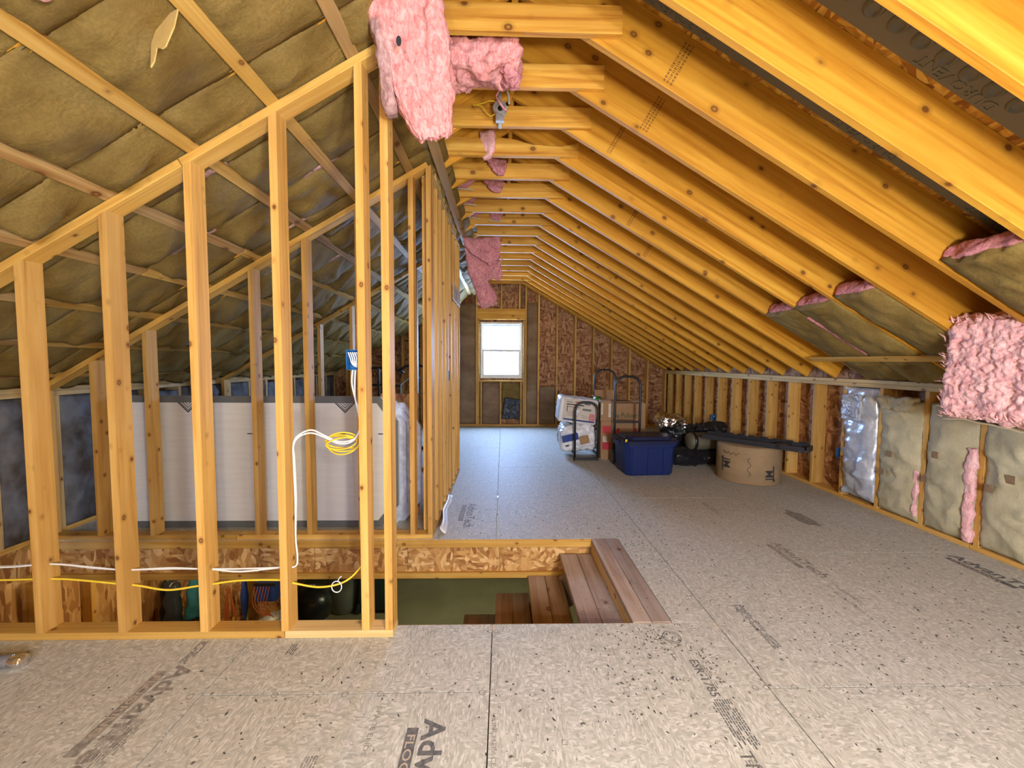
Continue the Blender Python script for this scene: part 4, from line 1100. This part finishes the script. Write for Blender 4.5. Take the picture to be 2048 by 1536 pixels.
# black bags, roll, foil
t = pack('black_bag', 'black plastic bag of soft goods flat on the floor by the tote', 'bag', (.88, .58, .24), (2.72, 5.58, 0), R(8), 'bag_black', (0,0), .03, .5, 2)
bar('worn_print', (.06, -.285, .12), (.12, .010, .022), 'poly_grey', t); bar('worn_print', (.20, -.283, .13), (.03, .010, .05), 'poly_grey', t)
t = thing('sleeping_bag', 'rolled olive sleeping bag lying on the black bag', 'sleeping bag', (2.80, 5.40, .225), R(4))
b = MB(); b.lathe([(.02,-.24),(.10,-.235),(.118,-.20),(.122,0),(.118,.20),(.10,.235),(.02,.24)], 24); b.build('roll', MT['olive'], t, Matrix.Translation((0,0,.115)) @ rot('Y', 90), smooth=True)
for x in (-.17, .16):
    b = MB(); b.lathe([(.1235,-.02),(.127,-.02),(.127,.02),(.1235,.02)], 24); b.build('strap', MT['bag_black'], t, Matrix.Translation((x,0,.115)) @ rot('Y', 90), smooth=True)
bar('label_patch', (.07, -.108, .155), (.05, .012, .035), 'news', t)
t = pack('black_bag', 'lumpy black plastic bag under the foil bundle', 'bag', (.70, .40, .26), (2.74, 5.84, .23), R(-6), 'bag_black', (0,0), .05, .5, 7)
t = pack('black_bag', 'small black bag draped behind the olive sleeping bag', 'bag', (.42, .26, .16), (3.02, 5.62, .40), R(10), 'bag_black', (0,0), .04, .5, 9)
t = pack('foil_bundle', 'crumpled shiny silver foil bundle on top of the black bags', 'foil', (.44, .32, .20), (2.46, 5.76, .45), R(10), 'foil', (4,0), .05, .5, 11)
# roll drum with tray
t = thing('drum', 'round tan cardboard drum with black printed marks', 'drum', (3.045, 4.79, 0), R(-32))
b = MB(); b.lathe([(.33,0),(.345,.006),(.35,.02),(.352,.22),(.35,.42),(.345,.434),(.33,.44)], 44); b.build('drum_body', MT['card2'], t, smooth=True)
b = MB(); b.lathe([(.3465,.008),(.3545,.008),(.3545,.022),(.3465,.022)], 44); b.build('base_rim', MT['card'], t, smooth=True)
def on_drum(a, z, rr_=.3538):
    n_ = V((math.sin(a), -math.cos(a), 0)); tx = V((math.cos(a), math.sin(a), 0))
    return n_, tx, n_*rr_ + V((0,0,z))
for a, z, flip in ((R(-38), .12, 1), (R(37), .07, -1)):
    n_, tx, p_ = on_drum(a, z+.08)
    # flat plate printed mark with letters turned on their side
    ex, ey = (V((0,0,-1)), tx) if flip > 0 else (V((0,0,1)), -tx)
    text('printed_mark', 'JM', .13, mat4(ex, ey, ex.cross(ey), p_ + n_*.003 - ey*.045 - ex*.08), 'speck', t, sx=.9, bold=.02)
    b = MB(); b.prism([(-.10,-.062),(.085,-.062),(.085,-.050),(-.10,-.050)], 0, .001); b.build('printed_bar', MT['speck'], t, mat4(ex, ey, ex.cross(ey), p_ + n_*.002))
pts = []
for k in range(11):
    n_, tx, p_ = on_drum(R(2+3*math.sin(k*1.3)), .10+.022*k, .354); pts.append(p_)
b = MB(); b.tube(pts, .0025, 5); b.build('marker_squiggle', MT['speck'], t)
pts = []
for k in range(12):
    n_, tx, p_ = on_drum(R(-48+3.0*k), .345+.018*math.sin(k*1.9), .354); pts.append(p_)
b = MB(); b.tube(pts, .0028, 5); b.build('marker_squiggle', MT['speck'], t)
t = thing('plastic_tray', 'long black moulded plastic tray laid across the tan drum', 'tray', (3.03, 4.70, .442), R(-50))
b = MB(); b.prism([(-.58,-.10),(.50,-.13),(.58,-.09),(.58,.11),(-.58,.09)], .012, .022); b.build('tray_base', MT['tray'], t)
bar('tray_side', (0, -.105, .03), (1.10, .014, .058), 'tray', t, rot('Z', -1)); bar('tray_side', (0, .095, .04), (1.12, .012, .07), 'tray', t)
bar('tray_end', (.575, 0, .035), (.014, .20, .06), 'tray', t)
for k in range(8): bar('notch_tab', (-.42+.13*k, .085, .080), (.07, .022, .018), 'tray', t, rot('X', 12))
bar('wrap_band', (.33, -.005, .032), (.11, .225, .060), 'bag_black', t)

# ---------------- left and small things
t = thing('exercise_frame', 'dark folded frame with curved top bar beyond the far partitions', 'frame', (-2.1, 6.75, 0))
b = MB(); b.tube([(-.42, 0, 1.22), (-.30, 0, 1.28), (0, 0, 1.31), (.30, 0, 1.28), (.42, 0, 1.22)], .022, 8); b.build('top_bar', MT['black_metal'], t, smooth=True)
b = MB(); b.tube([(0,0,.02), (0,0,1.30)], .024, 8); b.build('post', MT['black_metal'], t)
b = MB(); b.tube([(-.40, 0, 1.0), (0, 0, 1.02), (.40, 0, 1.0)], .02, 8); b.build('lower_bar', MT['black_metal'], t)
for s_ in (-1, 1): bar('foot', (s_*.2, 0, .02), (.40, .06, .04), 'black_metal', t)
t = thing('exercise_frame', 'second dark frame with arched bar nearer the corridor wall', 'frame', (-1.42, 6.4, 0))
b = MB(); b.tube([(-.26, 0, 1.26), (-.14, 0, 1.34), (0, 0, 1.36), (.14, 0, 1.34), (.26, 0, 1.26)], .022, 8); b.build('top_bar', MT['black_metal'], t, smooth=True)
b = MB(); b.tube([(0,0,.02), (0,0,1.36)], .024, 8); b.build('post', MT['black_metal'], t)
for s_ in (-1, 1):
    bar('foot', (s_*.15, 0, .02), (.30, .06, .04), 'black_metal', t); 
    b = MB(); b.tube([(s_*.24,0,.03), (s_*.22,0,1.05), (s_*.05,0,1.18)], .014, 8); b.build('side_rod', MT['galv'], t, smooth=True)
t = thing('hose_end', 'grey hose with a shiny metal end lying at the left floor edge', 'hose', (-2.35, 1.79, .03), R(4))
b = MB(); b.tube([(-.45,-.05,.0),(-.2,-.01,.0),(.10,0,.0)], .027, 14); b.build('hose', MT['duct'], t, smooth=True)
b = MB(); b.lathe([(.024,0),(.028,.004),(.0285,.05),(.024,.055)], 16); b.build('metal_end', MT['foil'], t, Matrix.Translation((.10,0,0)) @ rot('Y', 90), smooth=True)
t = thing('dark_bundle', 'crumpled dark plastic bundle tucked below the far window', 'bundle', (.19, 8.72, .17))
fluff('folded_sheet', (.36, .07, .44), .03, 'dark_sheet', t, Matrix.Translation((0,0,.22)) @ rot('Y', 6), res=30, seed=3, sc=6, rnd=.2)
t = thing('paper_sheet', 'white paper scrap curled against the corridor wall base', 'paper', (-.52, 3.62, 0), R(4))
b = MB(); b.slab(3, 16, lambda u, v: V((-.025+.05*u + .012*math.sin(v*9), -.42+.9*v, .006+.045*(1-u)**2+.012*math.sin(v*7))), lambda u, v: V((-.025+.05*u + .012*math.sin(v*9), -.42+.9*v, .003+.045*(1-u)**2+.012*math.sin(v*7))))
b.build('sheet', MT['white_plastic'], t, smooth=True)
for k, (y, ln) in enumerate(((3.55,.5),(4.15,.5),(4.72,.42))):
    t = thing('paper_scrap', 'jagged pale paper scrap clinging along the %s corridor top plate' % ('near end of the', 'middle of the', 'far end of the')[k], 'paper', (-.56, y, 2.90))
    fluff('scrap', (.012, ln, .085), .012, 'sap', t, Matrix.Translation((0,0,.03)), res=30, seed=40+k, sc=12)
text('pencil_mark', '2U', .12, (ML[hd.name].inverted() @ mat4(V((0,1,0)), V((0,0,1)), V((1,0,0)), V((HX+.1026, 4.60, 2.15)))), 'speck2', hd)

# ---------------- goods in the storey below
def coat(label, loc, mat, w_, h, seed):
    t_ = thing('coat', label, 'coat', loc)
    def sh(q): v = min(1, max(0, q.z/h+.5)); return (q.x*(.62+.38*(1-v)**.7) + .012*math.sin(q.z*26+seed), q.y*(.7+.5*(1-v)) + .012*math.sin(q.x*40), q.z)
    fluff('coat_body', (w_, .12, h), .014, mat, t_, Matrix.Translation((0, 0, h/2)), res=34, seed=seed, shape=sh, sc=6)
    b_ = MB(); b_.tube([(0,.10,h-.02),(0,.0,h+.01),(0,-.03,h-.01)], .006, 6); b_.build('hook', MT['galv'], t_)
coat('charcoal coat hanging on the lower stud wall', (-3.52, 4.16, -1.95), 'coat', .24, 1.05, 1)
coat('black coat hanging between the charcoal and the teal coats', (-3.385, 4.02, -1.90), 'dark_sheet', .17, 1.02, 2)
coat('teal coat hanging on the lower stud wall', (-3.26, 4.18, -1.33), 'teal', .20, .47, 3)
t = thing('extension_cord', 'hanging bundle of orange extension cord on the lower stud wall', 'cord', (-2.98, 4.26, -1.55))
for k in range(4):
    b = MB(); b.tube(spline([(-.03+.012*k,0,.0),(-.05+.012*k,.0,.22),(0,.0,.50-.01*k),(.04+.008*k,.0,.22),(.03+.01*k,0,.0)], 5, True), .006, 6, closed=True); b.build('cord_loop', MT['orange'], t, smooth=True)
b = MB(); b.tube([(.045,-.01,.10),(.05,-.01,.16)], .012, 8); b.build('plug', MT['yellow_cable'], t)
t = thing('umbrella', 'closed dark umbrella hanging from the lower stud wall', 'umbrella', (-2.80, 4.24, -1.70))
b = MB(); b.lathe([(.008,0),(.010,.30),(.032,.42),(.040,.55),(.022,.72),(.008,.76)], 12); b.build('canopy', MT['navy_print'], t, smooth=True)
b = MB(); b.tube([(0,0,-.02),(0,0,.86)], .007, 6); b.build('shaft', MT['white_cable'], t)
t = thing('tool_caddy', 'dark blue wall caddy with copper wires on the lower stud wall', 'caddy', (-2.52, 4.22, -1.16))
bar('caddy_body', (0, 0, .11), (.21, .14, .20), 'navy_print', t); bar('caddy_lip', (0, -.075, .20), (.22, .02, .03), 'black_metal', t)
for k in range(6): cable('copper_wire', [(-.10+.03*k,-.08,.18),(-.12+.03*k,-.10,.02),(-.04+.02*k,-.11,-.10),(.05+.01*k,-.10,-.09-.01*k)], .004, 'orange', t)
t = thing('metal_pan', 'shiny metal pan below the blue wall caddy', 'pan', (-2.45, 4.10, -1.42))
b = MB(); b.lathe([(.10,0),(.15,.02),(.17,.09),(.175,.09),(.155,.012)], 20); b.build('bowl', MT['galv'], t, rot('Y', -18), smooth=True); bar('pan_handle', (.20, 0, .07), (.14, .02, .012), 'black_metal', t)
t = thing('trash_can', 'grey plastic trash can on the lower concrete floor', 'trash can', (-2.66, 6.55, ZG))
b = MB(); b.lathe([(.20,0),(.215,.02),(.235,.35),(.25,.66),(.268,.665),(.268,.70),(.25,.70),(.24,.60)], 28); b.build('can_body', MT['can_grey'], t, smooth=True)
b = MB(); b.lathe([(.272,.69),(.272,.72),(.24,.76),(.05,.79),(.01,.79)], 28); b.build('can_lid', MT['can_grey'], t, smooth=True)
for s_ in (-1, 1): bar('can_handle', (s_*.27, 0, .56), (.03, .12, .05), 'can_grey', t)
t = thing('wheelie_bin', 'dark green wheeled bin on the lower concrete floor', 'bin', (-2.10, 6.62, ZG))
b = MB(); b.prism([(-.24,-.26),(.24,-.26),(.24,.26),(-.24,.26)], .08, .98); b.build('bin_body', MT['bin_green'], t)
b = MB(); b.prism([(-.26,-.29),(.26,-.29),(.26,.29),(-.26,.29)], .98, 1.02); b.build('bin_lid', MT['bin_green'], t)
for s_ in (-1, 1):
    b = MB(); b.lathe([(.02,-.025),(.09,-.025),(.10,-.015),(.10,.015),(.09,.025),(.02,.025)], 18); b.build('wheel', MT['tray'], t, Matrix.Translation((s_*.26, -.20, .10)) @ rot('Y', 90))
t = thing('grill', 'black domed kettle grill near the lower stud wall', 'grill', (-2.62, 5.35, ZG))
b = MB(); b.lathe([(.03,.55),(.16,.58),(.25,.68),(.275,.80),(.275,.82),(.25,.93),(.16,1.02),(.03,1.05)], 26); b.build('bowl_and_dome', MT['bag_black'], t, smooth=True)
for k in range(3):
    a = 2.1*k+.4; b = MB(); b.tube([(.15*math.cos(a),.15*math.sin(a),.62),(.28*math.cos(a),.28*math.sin(a),0)], .012, 8); b.build('leg', MT['galv'], t)
b = MB(); b.tube([(-.05,0,1.05),(-.04,0,1.09),(.04,0,1.09),(.05,0,1.05)], .009, 6); b.build('dome_handle', MT['galv'], t)
t = thing('wall_panel_board', 'pale green board leaning on the lower far door', 'board', (-2.95, 7.30, ZG)); bar('panel', (0,0,1.1), (.34,.03,2.2), 'cream', t)

# ---------------- printed marks on the subfloor
def fl(x, y, z=.0006, ex=(0,-1,0), ey=(1,0,0)): return mat4(V(ex), V(ey), V((0,0,1)), V((x, y, z)))
def fparent(x, y): 
    o_ = panel_at(x, y); return o_, ML[o_.name].inverted()
def ftext(s_, x, y, size, mat='ink', sx=1.0, bold=0):
    o_, inv = fparent(x, y-.03); text('printed_lettering', s_, size, inv @ fl(x, y), mat, o_, sx=sx, bold=bold)
def fmesh(name, b_, x, y, mat):
    o_, inv = fparent(x, y); return b_.build(name, MT[mat], o_, inv)
def logo(x, y, k=1.0, mat='ink'):
    ftext('AdvanTech', x, y, .120*k, mat, 1.05, .025)
    b_ = MB(); b_.prism([(x-.062*k, y-.035), (x-.062*k, y-.43*k), (x-.018*k, y-.43*k), (x-.018*k, y-.035)], .0004, .0007); fmesh('printed_bar', b_, x, y-.1, mat)
    o_, inv = fparent(x, y-.03); text('printed_lettering', 'FLOORING', .044*k, inv @ fl(x-.055*k, y-.06, .0010), 'floor_light', o_, sx=1.35, bold=.01)
MT['floor_light'] = plain('bare_board_lettering', (.46,.385,.295), .7)
logo(-.300, 1.500); logo(-.335, 3.90, 1.0, 'ink_soft'); logo(3.31, 2.80, 1.0); logo(-1.50, 1.80, 1.0, 'ink_soft'); logo(2.12, 3.02, .9, 'ink_soft'); logo(2.60, 1.30, 1.0, 'ink')
ftext('ESR-1785', .895, 1.80, .058, 'ink', .95, .012); ftext('SPACE ENDS', -.505, 1.56, .026, 'ink_soft', 1.4); ftext('1/8 INCH', -.035, 1.53, .024, 'ink_soft', 1.3); ftext('SPACE ENDS', -.035, 1.40, .024, 'ink_soft', 1.3); ftext('TMB', .862, 1.355, .075, 'ink', 1)
def text_block(x, y, w_, ln, seed, mat='ink_soft'):
    b_ = MB(); q = random.Random(seed); xx = x
    while xx < x+w_:
        yy = y
        while yy > y-ln:
            d = q.uniform(.006, .028); 
            if q.random() < .82: b_.prism([(xx, yy), (xx, yy-d), (xx+.0055, yy-d), (xx+.0055, yy)], .0004, .0007)
            yy -= d+.004
        xx += .0105
    fmesh('printed_text_block', b_, x, y-.02, mat)
text_block(.885, 1.575, .075, .20, 1, 'ink'); text_block(.93, 1.79, .03, .16, 2); text_block(-1.51, 1.955, .04, .13, 3, 'ink'); text_block(-1.045, 1.93, .04, .07, 4, 'ink')
text_block(2.06, 2.42, .03, .28, 5); text_block(2.12, 2.42, .03, .2, 6); text_block(1.355, 2.22, .045, .34, 7, 'ink'); text_block(-1.49, 1.52, .10, .17, 8, 'ink_soft'); text_block(.87, 1.32, .05, .2, 9)
text_block(-.70, 1.36, .05, .16, 10); text_block(2.02, 3.9, .05, .3, 12)
# round approval stamp
b = MB(); b.tube([(.88+.045*math.cos(a*.314), 1.955+.045*math.sin(a*.314), .0004) for a in range(20)], .0022, 4, closed=True, flat=.2)
b.tube([(.88+.034*math.cos(a*.314), 1.955+.034*math.sin(a*.314), .0004) for a in range(20)], .0016, 4, closed=True, flat=.2); fmesh('printed_stamp', b, .88, 1.955, 'ink')
# nailing marks: little printed rings and diamonds, one mesh for each sheet
marks = {}
def mark(x, y, r_=.0125, n=12, a0=0):
    o_ = panel_at(x, y); b_ = marks.setdefault(o_.name, (o_, MB()))[1]
    if n == 4: b_.tube([(x+r_*math.cos(a0+a*math.pi/2), y+r_*math.sin(a0+a*math.pi/2), .0004) for a in range(4)], .0019, 4, closed=True, flat=.2)
    else: b_.tube([(x+r_*math.cos(a*2*math.pi/n), y+r_*math.sin(a*2*math.pi/n), .0004) for a in range(n)], .0019, 4, closed=True, flat=.2)
for x in (-1.312, -.96, -.81, -.666, -.516, -.358, -.213, -.081): mark(x, 1.625)
for x in (1.11, 1.161, 1.286, 1.431, 1.593, 1.747, 1.90, 2.05, 2.2, 2.33): mark(x, 1.632)
for x in (-.038, .231, .543): mark(x, 1.63, .016, 4, math.pi/4)
for yy in (1.868, 1.397, 1.16, 2.30, 2.75):
    for x in (-.043, .237, .54, .84, 1.12, 1.42, 1.72, 2.02, 2.35, 2.65, 2.95):
        if yy in (2.30, 2.75) and x < 1.0: continue
        mark(x, yy, .013, 4, random.choice((0, math.pi/4)))
for x in (-1.2, -.9, -.6, -.3): mark(x, 1.30, .013); mark(x-.1, 1.86, .012, 4)
for x in (-.363, -.06, -.03, .26, .52): mark(x, 2.01, .012)
for o_, b_ in marks.values(): b_.build('nailing_marks', MT['ink_soft'], o_, ML[o_.name].inverted())
# faint chalk lines along the sheets
for x, m_ in ((-.02, 'ink_soft'), (1.205, 'ink_soft'), (.55, 'ink_soft'), (1.75, 'ink_soft'), (-.66, 'ink_soft'), (2.05, 'ink_soft')):
    b = MB(); y = 1.66 if x < 1 else 1.70; q = random.Random(int(x*100)); ye = y+.30
    yy = y
    while yy < ye:
        d = q.uniform(.02, .12); b.prism([(x, yy), (x+.002, yy), (x+.002, yy+d), (x, yy+d)], .0003, .0006); yy += d+q.uniform(.004, .05)
    fmesh('guide_line', b, x, y+.1, m_)
# stain
b = MB(); q = random.Random(4); P = []
for a in range(26):
    an = a*2*math.pi/26; r_ = 1+.35*noise.noise(V((math.cos(an)*1.5, math.sin(an)*1.5, 3)))+q.uniform(-.12, .12); P.append((2.75+.085*r_*math.cos(an), 3.53+.17*r_*math.sin(an)))
b.prism(P, .0003, .0006); fmesh('dark_stain', b, 2.75, 3.53, 'ink_soft')
# dead flies and droppings
b = MB(); q = random.Random(21)
def fly(x, y, s_):
    a = q.uniform(0, 6.28); c_, sn = math.cos(a), math.sin(a); l_ = s_*q.uniform(.9, 1.8); w_ = s_*.55
    n = len(b.v)
    for px, py, pz in ((-l_,0,0),(0,-w_,0),(l_,0,0),(0,w_,0),(0,0,s_*.6)): b.v.append(V((x+px*c_-py*sn, y+px*sn+py*c_, .0003+pz)))
    b.f += [(n,n+1,n+4),(n+1,n+2,n+4),(n+2,n+3,n+4),(n+3,n,n+4),(n+3,n+2,n+1,n)]
for cx, cy, sx_, sy_, n in ((.80,1.95,.12,.09,80),(.98,1.80,.05,.12,40),(.62,1.72,.18,.20,90),(1.0,3.0,.35,.5,130),(1.55,2.3,.5,.5,120),(2.35,2.0,.5,.5,130),(1.7,1.6,.6,.4,110),(1.6,3.9,.8,.8,160),(0,3.6,.35,.35,60),(.4,1.5,.5,.35,90),(-.6,1.6,.6,.3,70),(2.9,2.9,.4,.5,70),(2.7,1.9,.3,.3,60),(.9,4.8,.7,1.0,130),(-1.3,1.6,.6,.25,40)):
    for _ in range(n):
        x, y = q.gauss(cx, sx_*.7), q.gauss(cy, sy_*.7)
        if y < .8 or x > 3.5 or (x < OPX1+.23 and OPY0-.01 < y < OPY1+.02) or (y > 1.95 and y < 3.2 and x < -.5): continue
        if x < -.5 and y > 1.95: continue
        fly(x, y, q.uniform(.0026, .0075))
o = b.build('dead_flies', MT['speck'], None)
tag(o, 'dark dead flies and specks scattered over the subfloor', 'debris', None, 'stuff')
# specks and flakes on the stair boards
b = MB()
for k in range(110):
    if k % 3: fly(q.uniform(OPX1+.01, OPX1+.20), q.uniform(2.1, 3.08), q.uniform(.0018, .004))
    if k % 3 == 0: fly(q.uniform(.48, .72), q.uniform(2.1, 3.05), q.uniform(.002, .0045)); 
for i_, p_ in enumerate(b.v):
    if p_.x < OPX1-.0: b.v[i_] = V((p_.x, p_.y, p_.z-.12))
    else: b.v[i_] = V((p_.x, p_.y, p_.z+.003))
o = b.build('stair_specks', MT['speck']); tag(o, 'dark specks scattered on the top stair boards', 'debris', None, 'stuff')

# ---------------- lamps added out of view to light both storeys
t = thing('fill_bulb', 'unseen bulb added under the floor joists to light the storey below', 'lamp', (-2.9, 3.62, -.40))
b = MB(); b.lathe([(.05,.07),(.05,.055),(.03,.04),(.02,.0)], 16); b.build('holder', MT['vinyl'], t, smooth=True)
b = MB(); b.lathe([(.012,0),(.016,-.01),(.028,-.035),(.030,-.05),(.02,-.068),(.004,-.075)], 16); b.build('bulb', MT['bulb'], t, smooth=True)  # hidden bulb added to brighten the coat wall
l_ = bpy.data.lights.new('lower_fill_light', 'POINT'); l_.energy = FILL_LOWER_W; l_.color = (1.0, .74, .40); l_.shadow_soft_size = .04
o_ = bpy.data.objects.new('lower_fill_light', l_); C.objects.link(o_); o_.parent = t; o_.location = (0,0,-.12)
def fill_bulb_lamp(loc, label, watts):  # unseen hanging bulb added as fill from behind the camera
    t_ = thing('fill_bulb', label, 'lamp', loc)
    b_ = MB(); b_.lathe([(.006,.10),(.012,.085),(.025,.06),(.022,.03),(.02,.0)], 18); b_.build('holder', MT['vinyl'], t_, smooth=True)
    b_ = MB(); b_.tube([(0,0,.09),(0,0,(zr(loc[0]) if loc[0] > 0 else zl(loc[0]))-loc[2])], .004, 6); b_.build('cord', MT['black_metal'], t_)
    b_ = MB(); b_.lathe([(.012,0),(.016,-.02),(.030,-.055),(.032,-.075),(.022,-.098),(.004,-.107)], 18); b_.build('bulb', MT['bulb'], t_, smooth=True)
    l_ = bpy.data.lights.new('fill_bulb_light', 'POINT'); l_.energy = watts; l_.color = LAMP_COL; l_.shadow_soft_size = .05
    o_ = bpy.data.objects.new('fill_bulb_light', l_); C.objects.link(o_); o_.parent = t_; o_.location = (0,0,-.16)
fill_bulb_lamp((.75, -1.35, 2.10), 'added fill bulb on a cord behind the viewpoint, right of the ridge', FILL_BULB_W)
t = thing('fill_work_light', 'added round fill light on a short tripod behind the viewpoint', 'lamp', (1.0, -.85, 0))
b = MB(); b.tube([(0,0,.35),(0,0,.80)], .012, 8); b.build('pole', MT['black_metal'], t)  # stand for a light added to brighten the near rafters and floor
for k in range(3):
    a = k*2.094; b = MB(); b.tube([(0,0,.42),(.26*math.cos(a),.26*math.sin(a),.01)], .010, 8); b.build('leg', MT['black_metal'], t)
b = MB(); b.lathe([(.03,.78),(.08,.80),(.085,.82),(.03,.84)], 20); b.build('base_cup', MT['black_metal'], t)
b = MB(); b.lathe([(.03,.84),(.085,.87),(.10,.93),(.085,.99),(.03,1.02)], 20); b.build('globe', MT['bulb'], t, smooth=True)
l_ = bpy.data.lights.new('fill_work_glow', 'POINT'); l_.energy = FILL_WORK_W; l_.color = LAMP_COL; l_.shadow_soft_size = .16
o_ = bpy.data.objects.new('fill_work_glow', l_); C.objects.link(o_); o_.parent = t; o_.location = (0,0,1.18)
fill_bulb_lamp((-.55, -1.75, 2.15), 'added fill bulb on a cord behind the viewpoint, left of the ridge', FILL_BULB_W*.75)
t = thing('fill_tube_light', 'unseen fluorescent tube fitting added to light the storey below', 'lamp', (-.3, 5.4, -.46))
bar('fitting', (0,0,.07), (1.2,.12,.05), 'vinyl', t)  # unseen fitting added to light the lower floor
b = MB(); b.tube([(-.57,0,.02),(.57,0,.02)], .014, 12); b.build('tube', MT['tube'], t, smooth=True)
l_ = bpy.data.lights.new('fill_tube_glow', 'AREA'); l_.shape = 'RECTANGLE'; l_.size = 1.15; l_.size_y = .08; l_.energy = FILL_TUBE_W; l_.color = (1.0, .96, .55)
o_ = bpy.data.objects.new('fill_tube_glow', l_); C.objects.link(o_); o_.parent = t; o_.location = (0,0,-.01)

# lettering becomes real meshes
dg = bpy.context.evaluated_depsgraph_get()
for o_ in [x for x in SC.objects if x.type == 'FONT']:
    me = bpy.data.meshes.new_from_object(o_.evaluated_get(dg)); nm, pa, ml = o_.name.split('.')[0], o_.parent, o_.matrix_local.copy()
    bpy.data.objects.remove(o_)
    add(nm, me, pa, ml)
